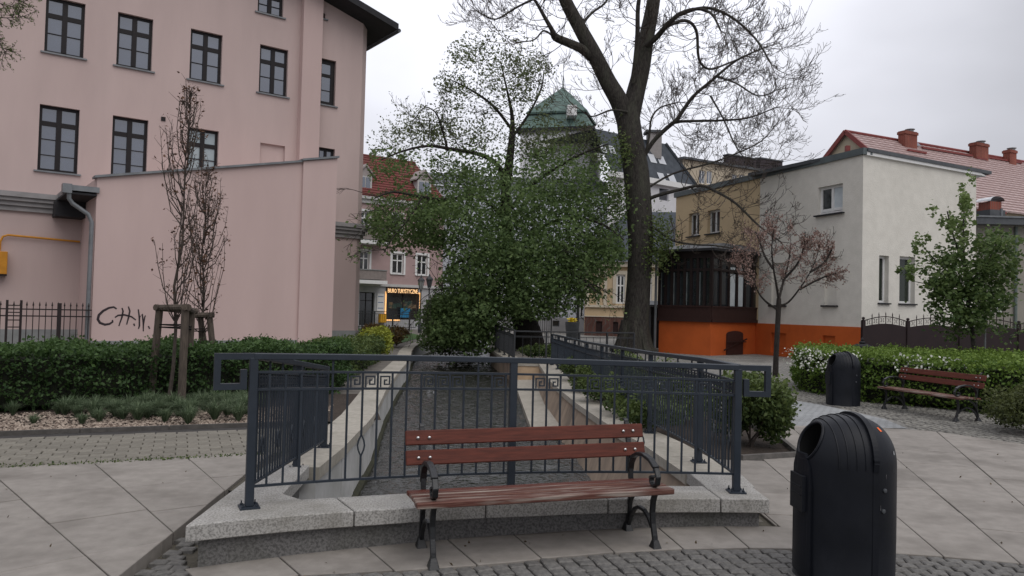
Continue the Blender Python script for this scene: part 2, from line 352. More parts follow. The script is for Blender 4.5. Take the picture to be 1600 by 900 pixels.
for i in range(len(PL)-1):
    n0, n1 = perp(PL, i), perp(PL, i+1); a, c = Vector(PL[i]), Vector(PL[i+1])
    m.poly([(*(a+n0*.05), WATER+.06), (*(c+n1*.05), WATER+.06), (*(c-n1*.05), WATER+.16), (*(a-n0*.05), WATER+.16)]).poly([(*(a+n0*.05), -1.1), (*(c+n1*.05), -1.1), (*(c+n1*.05), WATER+.06), (*(a+n0*.05), WATER+.06)])
m.build('mossy_footing', mat('moss_footing', (.05, .05, .028), (.025, .026, .018), 12, .9, .4), wl)
# --- tan wall on the house side, battered, with a pale ledge at the water further on
wr = thing('retaining_wall', 'tan stained concrete canal wall under the long railing', 'wall', (1.54, 8.8, 0))
PR = resample([(1.63, 6.91)]+CR[1:], 1.2)
for i in range(len(PR)-1):
    n0, n1 = -perp(PR, i), -perp(PR, i+1); a, c = Vector(PR[i]), Vector(PR[i+1]); d = (c-a).normalized()*.005
    if (c-a).length < .05: continue
    za, zb = zc(a.y), zc(c.y); wd = .46; a1, c1 = a+d, c-d
    m = MB(); m.hexa([(*(a1+n0*.04), za-.10), (*(a1-n0*wd), za-.10), (*(c1-n1*wd), zb-.10), (*(c1+n1*.04), zb-.10), (*(a1+n0*.04), za), (*(a1-n0*wd), za), (*(c1-n1*wd), zb), (*(c1+n1*.04), zb)])
    m.build('coping_stone', M_coping, wr)
    far = a.y > 23.5; bt = .0 if far else .40; bb = bt if c.y < 23 else 0
    m = MB(); m.hexa([(*(a1+n0*bt), -1.1), (*(a1-n0*.25), -1.1), (*(c1-n1*.25), -1.1), (*(c1+n1*bb), -1.1), (*a1, za-.104), (*(a1-n0*.25), za-.104), (*(c1-n1*.25), zb-.104), (*c1, zb-.104)])
    m.build('panel', M_tan2 if 23.7 < a.y < 24.2 else M_tanwall, wr)
m = MB(); m.hexa([(.42, 14.2, -1.1), (1.2, 14.2, -1.1), (.98, 23.98, -1.1), (.12, 23.98, -1.1), (.42, 14.2, -.53), (1.2, 14.2, -.49), (.98, 23.98, -.49), (.12, 23.98, -.53)])
m.build('water_ledge', M_coping, wr)
# ================================================================== GRANITE LEDGE AT THE HEAD OF THE CANAL
PC = (2.0, 0.0)                             # centre of the round plaza
def pol(r, deg): t = math.radians(deg); return (PC[0]+r*math.cos(t), PC[1]+r*math.sin(t))
led = thing('granite_ledge', 'speckled granite ledge with thick coping slabs behind the front bench', 'ledge', (*pol(6.0, 105), 0))
def ang(px, py, z): p = G(px, py, z); return math.degrees(math.atan2(p.y-PC[1], p.x-PC[0]))
def rad(px, py, z): p = G(px, py, z); return math.hypot(p.x-PC[0], p.y-PC[1])
A0, A1 = 129.6, 89.9
cuts = [A0, ang(550, 796, .25), ang(758, 786, .25), ang(950, 780, .25), ang(1130, 782, .25), A1]
RF = lambda a: interp(-a, [(-129.1, 6.27), (-118, 6.05), (-108, 5.93), (-98, 5.90), (-89.9, 5.90)])
def slab_arc(r0, r1, a0, a1, z0, z1, n=6):
    m = MB(); k = 0
    for i in range(n+1):
        a = lerp(a0, a1, i/n); p = pol(r0(a), a); q = pol(r1(a), a)
        m.v += [(*p, z0), (*q, z0), (*q, z1), (*p, z1)]
        if i:
            o = 4*i
            for j in range(4): m.f.append((o-4+j, o-4+(j+1) % 4, o+(j+1) % 4, o+j))
    m.f.append((3, 2, 1, 0)); o = 4*n; m.f.append((o, o+1, o+2, o+3)); return m
def end_a(d):                              # where the arc at r+d meets the straight end cut
    a = A0
    while PC[0]+(RF(a)+d)*math.cos(math.radians(a)) < -2.03: a -= .05
    return a
def arcpoly(d0, d1, a0, a1, b0, n=8): return [pol(RF(q)+d0, q) for q in np.linspace(a0, a1, n)] + [pol(RF(q)+d1, q) for q in np.linspace(a1, b0, n)]
MB().prism(arcpoly(0, .42, A0, cuts[1]+.05, end_a(.42)), .145, .252).build('coping_slab', M_granite, led, bevel=.006)
for i in range(1, 5):
    slab_arc(RF, lambda a: RF(a)+.42, cuts[i]-.05, cuts[i+1]+.05, .145, .252).build('coping_slab', M_granite, led, bevel=.006)
MB().prism(arcpoly(.07, .40, A0-.9, A1+.6, end_a(.40)-.5, 22), -.10, .144).build('ledge_base', M_granite_d, led)
# corner returns that run from the ledge to the two canal copings
def corner(pts, z0, z1, m): return MB().prism(pts, z0, z1).build('coping_slab', m, led, bevel=.006)
c0 = pol(RF(end_a(.42))+.425, end_a(.42)); corner([c0, (-2.10, 6.75), (-1.73, 6.75), (-1.66, 5.72), pol(RF(122)+.425, 122)][::-1], .14, .251, M_granite)
MB().prism([(c0[0]+.05, c0[1]+.01), (-2.05, 6.7), (-1.80, 6.7), (-1.70, 5.75)][::-1], -.02, .139).build('ledge_base', M_granite_d, led)
corner([(2.03, RF(A1)+.425), (2.07, 6.9), (1.60, 6.9), (1.62, 6.33)], .14, .251, M_granite)
MB().prism([(1.98, RF(A1)+.40), (2.02, 6.85), (1.67, 6.85), (1.68, 6.33)], -.02, .139).build('ledge_base', M_granite_d, led)
# back face down to the water
m = slab_arc(lambda a: RF(a)+.30, lambda a: RF(a)+.395, A0-5.5, A1+3.5, -1.1, .139, 20); m.build('back_face', M_tanwall, led)
# ================================================================== PLAZA PAVING
plaza = thing('plaza', None, None, (2, 0, 0)); tag(plaza, kind='structure')
bed = MB()
bed.poly([(x, y, .002) for x, y in ((1.95, .5), (14, .5), (14, 10), (9, 13), (3.6, 12), (2.06, 11), (2.06, 6.2), (1.95, 6.2))])
bed.poly([(x, y, .002) for x, y in ((-2.5, .5), (-2.5, 6.8), (-2.2, 6.8), (-2.3, 9.5), (-6.5, 9.5), (-7.5, 5), (-7.5, .5))])
xs_ = [-2.5, -1.9, -1.2, .5, 1.95]
for i in range(4):
    x0, x1 = xs_[i], xs_[i+1]; top = lambda x: 6.9 if x < -2.1 else (5.15 if x < -1.8 else math.sqrt(6.02**2-(x-2)**2) if x > -1.5 else 5.05)
    n = 8
    for k in range(n):
        a_, b_ = lerp(x0, x1, k/n), lerp(x0, x1, (k+1)/n); t0, t1 = max(4.6, top(a_)), max(4.6, top(b_)); bed.poly([(a_, 0, sag(a_)-.002), (b_, 0, sag(b_)-.002), (b_, t1, sag(b_)-.002), (a_, t0, sag(a_)-.002)])
bed.build('joint_bed', M_joint, plaza)
ST = 4.95; ang0 = 133.45
def slab(poly, top=.028, dip=False):
    p = inset(poly, .0045)
    if len(p) < 3 or area(p) < .005: return
    z = top + R.uniform(-.003, .003); tx, ty = R.uniform(-.0025, .0025), R.uniform(-.0025, .0025); cx = sum(q[0] for q in p)/len(p); cy = sum(q[1] for q in p)/len(p)
    m = MB(); n = len(p); sg_ = (lambda x: sag(x)) if dip else (lambda x: 0)
    m.v += [(q[0], q[1], -.11) for q in p] + [(q[0], q[1], z+sg_(q[0])+tx*(q[0]-cx)+ty*(q[1]-cy)) for q in p]
    m.f.append(tuple(range(n, 2*n)))
    for i in range(n): j = (i+1) % n; m.f.append((i, j, n+j, n+i))
    m.build('slab', M_slab, plaza, bevel=.004)
# slabs in front of the ledge, cut to its curve
fa = [A0+6.0] + [ang(x, y, 0) for x, y in ((451, 875), (593, 867), (703, 844), (822, 852), (930, 839), (1037, 835), (1130, 826), (1208, 815))]
fa[0] = fa[1]+5.2
RS = lambda a: interp(-a, [(-140, 5.95), (-125, 5.83), (-118, 5.56), (-112, 5.44), (-100, 5.43), (-60, 5.42), (-20, 5.42)])
for i in range(len(fa)-1):
    a, c = fa[i], fa[i+1]; poly = [pol(RS(a), a), pol(RS((a+c)/2), (a+c)/2), pol(RS(c), c)] + [pol(RF(q)+.085, q) for q in (c, (a+c)/2, a)]
    slab(poly, dip=True)
# rings of radial slabs either side
def ring(a_lo, a_hi, rows, clips, stag):
    k = 0; a = a_hi
    while a > a_lo:
        s = stag[k % len(stag)]; c = a-ST
        rr = [r+s for r in rows]; rr[0] = rows[0]
        for i in range(len(rr)-1):
            p = [pol(rr[i], a), pol(rr[i], c), pol(rr[i+1], c), pol(rr[i+1], a)][::-1]
            if sum(p[q][0]*p[(q+1) % 4][1]-p[(q+1) % 4][0]*p[q][1] for q in range(4)) < 0: p = p[::-1]
            for u, v in clips:
                p = clip(p, u, v) if len(p) > 2 else []
            if len(p) > 2: slab(p)
        k += 1; a = c
pav = [G(0, 735), G(390, 712)]
ring(118.5, ang0+6*ST, [5.0, 5.9, 6.8, 7.7, 8.62, 9.55, 10.5], [((-2.8, 8.37), (-4.84, 7.37)), ((-2.22, 4.2), (-2.36, 5.45)) if False else ((-2.24, 4.2), (-2.43, 6.6))], [.0, -.08, -.03])
ring(20, 84.2, [5.42, 6.45, 7.35, 8.35, 9.3, 10.25, 11.2, 12.2], [((3.5, 11.50), (6.02, 11.52)) [::-1], ((6.02, 11.52), (9.0, 7.2))[::-1]], [.0, .35, -.15, .2])
for a, b_, rr in ((88.9, 84.2, [5.42, 6.35, 7.12, 7.95, 8.7]), (93.0, 88.9, [6.03, 6.55, 7.12, 7.95, 8.7])):
    for i in range(len(rr)-1):
        p = [pol(rr[i], b_), pol(rr[i+1], b_), pol(rr[i+1], a), pol(rr[i], a)]; p = clip(p, (2.09, 12), (2.09, 5)) ; p = clip(p, (2.0, 5.0), (9, 5.0))
        if len(p) > 2: slab(p)
# stone setts of the inner plaza
def sett_mesh(i):
    m = MB(); w_, h_ = .053, .047
    ring_ = [(-w_, -h_), (w_, -h_), (w_, h_), (-w_, h_)]
    q = [(x*R.uniform(.94, 1.03), y*R.uniform(.94, 1.03)) for x, y in ring_]; zt = [.027+R.uniform(-.005, .004) for _ in range(4)]
    m.v += [(x, y, -.02) for x, y in q] + [(x*.97, y*.97, z-.007) for (x, y), z in zip(q, zt)] + [(x*.82, y*.82, z) for (x, y), z in zip(q, zt)]
    for k in (0, 4):
        for j in range(4): jj = (j+1) % 4; m.f.append((k+j, k+jj, k+4+jj, k+4+j))
    m.f.append((8, 9, 10, 11))
    me = bpy.data.meshes.new('sett'); me.from_pydata(m.v, [], m.f); me.materials.append(M_sett); return me
SM = [sett_mesh(i) for i in range(14)]
nset = 0; extra = MB()
def sett_at(x, y, deg, parent, obj=True):
    global nset
    if obj and nset < 298:
        o = bpy.data.objects.new('sett', R.choice(SM)); COL.objects.link(o); o.parent = parent; L = base_of(parent); o.location = (x-L.x, y-L.y, sag(x)+R.uniform(-.003, .004)); o.rotation_euler = (R.uniform(-.03, .03), R.uniform(-.03, .03), math.radians(deg)+R.uniform(-.08, .08)); nset += 1
    else:
        me = R.choice(SM); k = len(extra.v); c, s = math.cos(math.radians(deg)), math.sin(math.radians(deg))
        for v in me.vertices: extra.v.append((x+v.co.x*c-v.co.y*s, y+v.co.x*s+v.co.y*c, v.co.z+sag(x)))
        for f in me.polygons: extra.f.append(tuple(k+i for i in f.vertices))
for row in range(11):
    a = 138; 
    while a > 40:
        r = RS(a)-.055-row*.098; st = math.degrees(.112/r)
        p = pol(r, a + (st/2 if row % 2 else 0)); sx = p[0]/p[1] if p[1] > .5 else 9
        if p[1] > 3.9 and -.72 < sx < .74: sett_at(p[0], p[1], a-90+R.uniform(-4, 4), plaza, p[1] > 4.5)
        a -= st
# setts in the wedge between the slabs and the ledge
for i in range(30):
    for j in range(9):
        y = 4.35+i*.098; x = -2.40+j*.108+(.05 if i % 2 else 0)
        xl = interp(y, [(4.2, -2.26), (6.6, -2.43), (7.2, -2.43)]); xr = interp(y, [(4.3, -1.55), (4.84, -1.95), (5.3, -2.12), (7.2, -2.16)])
        if xl+.05 < x < xr-.05: sett_at(x, y, 0, plaza)
if extra.f: tag(extra.build('sett', M_sett, plaza), kind='stuff')
# --- brick pavers of the footpath by the gravel bed
path = thing('footpath', None, None, (-4.5, 8.7, 0)); tag(path, kind='structure')
e = Vector((.92, .392)).normalized(); nrm_ = Vector((-e.y, e.x)); o0 = Vector((-4.84, 7.37))
def pp(s, t): q = o0+e*s+nrm_*t; return (q.x, q.y)
MB().poly([(*pp(s, t), .004) for s, t in ((-6, -.4), (3.1, -.15), (3.1, 2.3), (-6, 2.3))]).build('joint_bed', M_joint, path)
pm = MB().box(-.113, .113, -.066, .066, -.01, .024)
pme = pm.build('paver', M_paver, path, bevel=.005, local=True); pmesh = pme.data; first = True
npv = 0; ex2 = MB()
for rrow in range(13):
    t = .04+rrow*.142
    for k in range(-24, 13):
        s = k*.236 + (.118 if rrow % 2 else 0) + R.uniform(-.004, .004); x, y = pp(s, t)
        if s > 2.4 and x > interp(y, [(7, -2.4), (9, -2.35), (10, -2.4)]): continue
        px = x/y
        if px < -.72:
            k2 = len(ex2.v); q = [pp(s+a, t+b_) for a, b_ in ((-.11, -.064), (.11, -.064), (.11, .064), (-.11, .064))]
            if px > -1.1: ex2.v += [(*p_, .024) for p_ in q]; ex2.f.append((k2, k2+1, k2+2, k2+3))
            continue
        if npv >= 299:
            k2 = len(ex2.v); q = [pp(s+a, t+b_) for a, b_ in ((-.11, -.064), (.11, -.064), (.11, .064), (-.11, .064))]; ex2.v += [(*p_, .024) for p_ in q]; ex2.f.append((k2, k2+1, k2+2, k2+3)); continue
        o = pme if first else bpy.data.objects.new('paver', pmesh)
        if not first: COL.objects.link(o); o.parent = path
        first = False; npv += 1
        o.location = (x+4.5, y-8.7, R.uniform(-.003, .003)); o.rotation_euler = (R.uniform(-.01, .01), R.uniform(-.01, .01), math.atan2(e.y, e.x)+R.uniform(-.015, .015))
if ex2.f: tag(ex2.build('paver', M_paver, path), kind='stuff')
# moss and weeds in the joint between pavers and slabs
C = []
for i in range(900):
    s = R.uniform(-2.5, 2.7); t = -.04+abs(R.gauss(0, .09)); x, y = pp(s, t); C.append((x, y, .028+R.uniform(0, .012)))
tag(leaves('moss', C, .02, L_shrub, None, 1.0), kind='stuff')
# dark strip and kerb of the bed
MB().poly([(*pp(s, t), .008) for s, t in ((-7, 1.78), (2.75, 1.78), (2.75, 2.16), (-7, 2.16))]).build('gutter_strip', mat('wet_asphalt', (.05, .046, .044), (.035, .032, .031), 9, .8, .4, 90), path)
K0 = Vector(G(0, 682)[:2]); K1 = Vector(G(390, 668)[:2]); ku = (K1-K0).normalized(); kn = Vector((-ku.y, ku.x))
def kp(s, t): q = K0+ku*s+kn*t; return (q.x, q.y)
kerb = thing('bed_kerb', None, None, (*kp(0, 0), 0)); tag(kerb, kind='structure')
s = -6.17
while s < 3.6:
    MB().prism([kp(s+.004, 0), kp(s+.996, 0), kp(s+.996, .05), kp(s+.004, .05)], -.02, .06).build('kerb_stone', mat('dark_kerb', (.10, .092, .085), (.07, .065, .06), 12, .9, .3), kerb); s += 1.0
# gravel bed
gb = MB().poly([(*kp(s, t), .03) for s, t in ((-7, .07), (4.6, .07), (5.2, 3.4), (3, 3.4), (-7, 3.4))]).build('gravel_bed', M_soil); tag(gb, kind='structure')
gm = []; base8 = [(1, 0, 0), (0, 1, 0), (-1, 0, 0), (0, -1, 0), (0, 0, .7), (0, 0, -.7)]; f8 = [(0, 1, 4), (1, 2, 4), (2, 3, 4), (3, 0, 4)]
pv = MB(); pvar = []
for i in range(9000):
    s = R.uniform(-2.6, 5.0); t = .08+R.random()**1.3*1.7; x, y = kp(s, t); a = R.random()*6.28; r = R.uniform(.012, .030); c, sn = math.cos(a), math.sin(a); k = len(pv.v)
    if x > interp(y, [(6, -2.3), (10, -2.55), (14, -3.0)]): continue
    q = R.uniform(.6, 1)
    for u, v, w_ in base8[:5]: pv.v.append((x+(u*c-v*q*sn)*r, y+(u*sn+v*q*c)*r, .036+w_*r*.9+R.uniform(0, .01)))
    pv.f += [tuple(k+j for j in f) for f in f8]; pvar += [R.random()]*4
L_peb = leafmat('pebbles', (.10, .07, .055), (.40, .33, .27), 0, .8)
po = tag(pv.build('gravel', L_peb), kind='stuff'); at = po.data.attributes.new('var', 'FLOAT', 'FACE'); at.data.foreach_set('value', np.array(pvar, np.float32))
# house-side paving: small cobbles as real stones near, material beyond
def brickmat(name, c1, c2, mortar, scale, rough=.85, rw=.5, rh=.5, bump=.6):
    m = bpy.data.materials.new(name); m.use_nodes = True; n = m.node_tree.nodes; l = m.node_tree.links; b = n['Principled BSDF']; b.inputs['Roughness'].default_value = rough; b.inputs['Specular IOR Level'].default_value = .3
    t = n.new('ShaderNodeTexCoord'); mp_ = n.new('ShaderNodeMapping'); l.new(t.outputs['Object'], mp_.inputs[0]); nz = n.new('ShaderNodeTexNoise'); nz.inputs['Scale'].default_value = 1.2; l.new(mp_.outputs[0], nz.inputs['Vector'])
    ad = n.new('ShaderNodeVectorMath'); ad.operation = 'MULTIPLY_ADD'; ad.inputs[1].default_value = (.12, .12, 0); l.new(nz.outputs['Color'], ad.inputs[0]); l.new(mp_.outputs[0], ad.inputs[2])
    x = n.new('ShaderNodeTexBrick'); x.inputs['Scale'].default_value = scale; x.inputs['Brick Width'].default_value = rw; x.inputs['Row Height'].default_value = rh; x.inputs['Mortar Size'].default_value = .03; x.inputs['Mortar Smooth'].default_value = .4
    x.inputs['Color1'].default_value = (*c1, 1); x.inputs['Color2'].default_value = (*c2, 1); x.inputs['Mortar'].default_value = (*mortar, 1); l.new(ad.outputs[0], x.inputs['Vector'])
    n2 = n.new('ShaderNodeTexNoise'); n2.inputs['Scale'].default_value = .7; n2.inputs['Detail'].default_value = 6; l.new(t.outputs['Object'], n2.inputs['Vector']); r2 = n.new('ShaderNodeMapRange'); r2.inputs['From Min'].default_value = .3; r2.inputs['From Max'].default_value = .7; r2.inputs['To Min'].default_value = .72; r2.inputs['To Max'].default_value = 1.2; l.new(n2.outputs['Fac'], r2.inputs[0])
    k = n.new('ShaderNodeVectorMath'); k.operation = 'SCALE'; l.new(x.outputs['Color'], k.inputs[0]); l.new(r2.outputs[0], k.inputs['Scale']); l.new(k.outputs[0], b.inputs['Base Color'])
    u = n.new('ShaderNodeBump'); u.inputs['Strength'].default_value = bump; u.inputs['Distance'].default_value = .02; u.invert = True; l.new(x.outputs['Fac'], u.inputs['Height']); l.new(u.outputs[0], b.inputs['Normal']); return m
M_cob = brickmat('cobble_lane', (.27, .26, .24), (.19, .185, .175), (.095, .09, .075), 4.2)
M_patch = brickmat('pale_paver', (.33, .34, .345), (.28, .29, .295), (.15, .15, .15), 4.0, bump=.3)
lane = MB().poly([(x, y, .005) for x, y in ((3.5, 8.8), (60, 6.5), (90, 24.5), (60, 60), (9, 48), (3.2, 60), (.6, 46), (2.0, 26), (3.4, 16))]).build('cobbled_lane', M_cob); tag(lane, kind='structure')
pt = MB().poly([(x, y, .012) for x, y in ((4.2, 11.56), (6.0, 11.62), (6.15, 12.6), (5.9, 14.3), (5.45, 15.4), (4.0, 15.6), (3.8, 12.6))]).build('pale_paving', M_patch); tag(pt, kind='structure')
cb = MB()
y = 9.0
while y < 17.5:
    x = 3.4
    while x < 10.5:
        st = .115
        d1 = (6.02, 11.52); ins = (y > 11.58) or (x-6.02)*(7.2-11.52)-(y-11.52)*(9-6.02) < -.25
        inpatch = inside((x, y), [(4.1, 11.5), (6.1, 11.5), (6.25, 12.6), (6.0, 14.3), (5.5, 15.5), (4.0, 15.7), (3.7, 12.6)])
        if ins and not inpatch and -.1 < x/y < .78:
            hx, hy = .050*R.uniform(.85, 1.05), .046*R.uniform(.85, 1.05); z = .026+R.uniform(-.005, .006); k = len(cb.v); c_ = R.uniform(-.012, .012)
            cb.v += [(x-hx, y-hy, .0), (x+hx, y-hy+c_, .0), (x+hx, y+hy, .0), (x-hx, y+hy+c_, .0), (x-hx*.75, y-hy*.75, z), (x+hx*.75, y-hy*.75, z), (x+hx*.75, y+hy*.75, z), (x-hx*.75, y+hy*.75, z)]
            for f in ((4, 5, 6, 7), (0, 1, 5, 4), (1, 2, 6, 5), (2, 3, 7, 6), (3, 0, 4, 7)): cb.f.append(tuple(k+i for i in f))
        x += st*R.uniform(.95, 1.06)
    y += .108
tag(cb.build('cobbles', mat('cobble_stone', (.26, .25, .225), (.13, .125, .115), 6.5, .85, .4, 60, detail=3)), kind='stuff')
# soil of the planted strip behind the long railing
sb = MB().prism([(2.0, 8.72), (2.6, 8.69), (3.38, 9.0), (3.55, 10.3), (3.35, 14), (2.9, 19), (2.4, 23.5), (1.4, 23.5), (1.5, 17), (1.72, 12)], -.02, .035).build('planting_bed', M_soil); tag(sb, kind='structure')
be = MB(); be.path([(2.62, 8.66, .04), (3.38, 8.97, .04), (3.58, 10.3, .04), (3.38, 14, .04), (2.93, 19, .04)], .05, .09); tag(be.build('bed_edging', mat('edging_stone', (.14, .13, .12), (.09, .085, .08), 12, .9, .3)), kind='structure')
# lawn and street beyond
lawnp = [(-26, 33), (-8.2, 33.5), (-5.0, 34), (-4.9, 44), (-9, 57), (-30, 46)]
lw = MB().poly([(x, y, .02) for x, y in lawnp]).build('lawn', mat('lawn_green', (.045, .095, .022), (.03, .065, .015), 5, .95, .5, 60)); tag(lw, kind='structure')
st = MB().poly([(-80, 30, .008), (-9.2, 57.6, .008), (-1, 50, .008), (3, 62, .008), (-6, 120, .008), (-120, 70, .008)]).build('street_pavement', mat('street_pavement', (.22, .21, .2), (.17, .16, .155), 2, .9)); tag(st, kind='structure')
# ================================================================== RAILINGS
def greek_key(c0, c1, z0, z1, flip):
    """square spiral between two balusters, in the railing's own plane"""
    m = MB(); c0 = Vector(c0); c1 = Vector(c1); L = (c1-c0); gx = lambda a: c0+L*a
    P = [(.2, .02), (.2, .78), (.8, .78), (.8, .22), (.46, .22), (.46, .52), (.64, .52)]
    pts = [(*gx(a if not flip else 1-a), lerp(z0, z1, h)) for a, h in P]
    return m.path(pts, .010, .010, side=(-L.y, L.x, 0))
def railing(parent, P, zt, z1, z2, zb, gap=.108, post_i=(), post_base=None, keys=True, diamonds=(), post_w=.056, hand=True, bal=.014, tall=5, mat_=None, km=lambda i: True):
    """P: plan points; zt, z1, z2, zb: heights of handrail top, two thin rails and bottom rail as functions of the share of the length"""
    mat_ = mat_ or M_iron
    P = [Vector(p) for p in P]; seg = [0]
    for i in range(1, len(P)): seg.append(seg[-1]+(P[i]-P[i-1]).length)
    T = seg[-1]
    def at(t):
        d = t*T
        for i in range(1, len(P)):
            if d <= seg[i]+1e-6: k = (d-seg[i-1])/(seg[i]-seg[i-1]); return P[i-1].lerp(P[i], k), (P[i]-P[i-1]).normalized()
        return P[-1], (P[-1]-P[-2]).normalized()
    N = 14 if len(P) > 2 else 2
    line = lambda f, dz=0: [(*at(i/N)[0], f(i/N)+dz) for i in range(N+1)]
    if hand: MB().path(line(zt, -.021), .062, .042).build('handrail', mat_, parent, bevel=.004)
    for f in (z1, z2, zb):
        if f: MB().path(line(f), .022, .016).build('rail', mat_, parent)
    n = max(2, round(T/gap)); posts = [p for p in post_i]
    for i in range(1, n):
        t = i/n
        if any(abs(t-p)*T < .05 for p in posts): continue
        p, d = at(t); top = zt(t)-.03 if (tall and i % tall == 0) else z1(t)
        if (diamonds(i) if callable(diamonds) else i in diamonds):
            zm = lerp(zb(t), z2(t), .37); h = .075; w_ = .026; m = MB()
            m.bar((*p, zb(t)), (*p, zm-h), bal); m.bar((*p, zm+h), (*p, top), bal)
            for sg in (-1, 1):
                q = p+d*w_*sg; m.path([(*p, zm-h-.004), (*(p+d*w_*sg*.75), zm-h*.45), (*q, zm), (*(p+d*w_*sg*.75), zm+h*.45), (*p, zm+h+.004)], .012, .010, side=(-d.y, d.x, 0))
            m.build('baluster', mat_, parent)
        else: MB().bar((*p, zb(t)), (*p, top), bal, bal, up=(d.x, d.y, 0)).build('baluster', mat_, parent)
        if keys and km(i):
            q, _ = at((i+1)/n)
            if not any(t-.02/T < pp_ < (i+1)/n+.02/T for pp_ in posts): greek_key(p, q, z2(t)+.008, z1(t)-.008, i % 2 == 0 if False else False).build('greek_key', mat_, parent)
    for k, t in enumerate(posts):
        p, d = at(t); zb0 = post_base(t); nn = Vector((-d.y, d.x)); w2 = post_w/2; m = MB()
        a = [p+d*w2*sx+nn*w2*sy for sx, sy in ((-1, -1), (1, -1), (1, 1), (-1, 1))]
        m.hexa([(*q, zb0+.012) for q in a]+[(*q, zt(t)-.03) for q in a]); po_ = m.build('post', mat_, parent, bevel=.004)
        m = MB(); w3 = .066; a = [p+d*w3*sx+nn*w3*sy for sx, sy in ((-1, -1), (1, -1), (1, 1), (-1, 1))]; m.hexa([(*q, zb0) for q in a]+[(*q, zb0+.012) for q in a]); m.build('base_plate', mat_, po_)
        for sx, sy in ((-1, -1), (1, -1), (1, 1), (-1, 1)):
            q = p+d*.045*sx+nn*.045*sy; MB().lathe([(.011, .012), (.011, .024), (.005, .024), (.005, .042)], (q.x, q.y, zb0), 6).build('bolt', mat_, po_)
# --- front railing on the ledge
fr = thing('railing', 'slate grey steel railing with square scroll ends on the granite ledge', 'railing', (0, 5.8, .25), group='railings round the canal')
pl, pr_ = Vector(G(389, 793, .252)[:2]), Vector(G(1150, 769, .252)[:2])
def arcpts(a, c, bulge, n=14):
    d = c-a; nn = Vector((-d.y, d.x)).normalized(); return [a+d*(i/n)+nn*bulge*4*(i/n)*(1-i/n) for i in range(n+1)]
FP = arcpts(pl, pr_, .24)
zt = lambda t: lerp(1.308, 1.256, t); zz1 = lambda t: lerp(1.178, 1.130, t); zz2 = lambda t: lerp(1.058, 1.015, t); zzb = lambda t: .395
railing(fr, FP, zt, zz1, zz2, zzb, .1085, (0, .516, 1), lambda t: .252, True, (7, 27), km=lambda i: 5 < i < 32 and i not in (9, 10, 14, 15, 21, 22))
for sgn, p, q in ((-1, FP[0], FP[1]), (1, FP[-1], FP[-2])):
    d = (p-q).normalized(); e1 = p+d*.285; m = MB(); hw = .062; sd = (-d.y, d.x, 0)
    zs = zt(0 if sgn < 0 else 1)-.021; rl = .235; m.path([(*(p-d*.002), zs), (*(p+d*rl), zs), (*(p+d*rl), zs-.205), (*(p+d*.065), zs-.205), (*(p+d*.065), zs-.09)], .05, .042, side=sd); m.build('scroll_end', M_iron, fr)
# --- side railing along the pale wall: short
sr = thing('railing', 'short dense steel railing running back beside the hedge-side coping', 'railing', (-1.9, 6.6, .2), group='railings round the canal')
e2 = Vector(G(507, 701, .18)[:2])
railing(sr, [pl+(e2-pl)*.02, e2], lambda t: lerp(1.305, 1.02, t), lambda t: lerp(1.175, .92, t), lambda t: lerp(1.055, .82, t), lambda t: lerp(.40, .27, t), .075, (.52, .99), lambda t: lerp(.252, .195, t), True, lambda i: i % 6 == 3)
# --- long railing towards the old tree
lr = thing('railing', 'long steel railing curving away above the tan wall', 'railing', (1.75, 12, .1), group='railings round the canal')
zl = lambda t: lerp(6.1, 23.3, t)
LP = [pr_+Vector((.0, .03)), Vector((1.86, 7.45)), Vector((1.78, 9.7)), Vector((1.70, 12.5)), Vector((1.57, 16)), Vector((1.42, 20)), Vector((1.25, 23.3))]
ztl = lambda t: interp(zl(t), [(6, 1.262), (7.4, 1.235), (9.7, 1.165), (16, 1.03), (23.4, .955)])
railing(lr, LP, ztl, lambda t: ztl(t)-.137, lambda t: ztl(t)-.247, lambda t: zc(zl(t))+.14, .112, (.08, .21, .33, .45, .57, .69, .8, .9, .995), lambda t: zc(zl(t)), True, lambda i: i % 5 == 2, km=lambda i: i < 60)
# --- curved railing round the foot of the leafy tree, and the one that closes the lane
cr = thing('railing', 'dark curved railing with thin bars beneath the leafy tree', 'railing', (0, 26, .02), group='railings round the canal')
zk = lambda h: (lambda t: h)
railing(cr, [(.12, 24.2), (-.15, 27), (-.62, 31)], zk(1.02), zk(.86), zk(.80), zk(.14), .13, (0, .25, .5, .75, 1), zk(.02), False, mat_=M_iron2, tall=0)
cr2 = thing('railing', 'straight low railing facing the plaza between tree and lane', 'railing', (2, 24.6, .02), group='railings round the canal')
railing(cr2, [(.12, 24.2), (1.9, 24.5), (4.1, 25.6)], zk(1.0), zk(.83), zk(.80), zk(.14), .26, (0, .24, .5, .75, 1), zk(.02), False, mat_=M_iron2, tall=0, bal=.012)
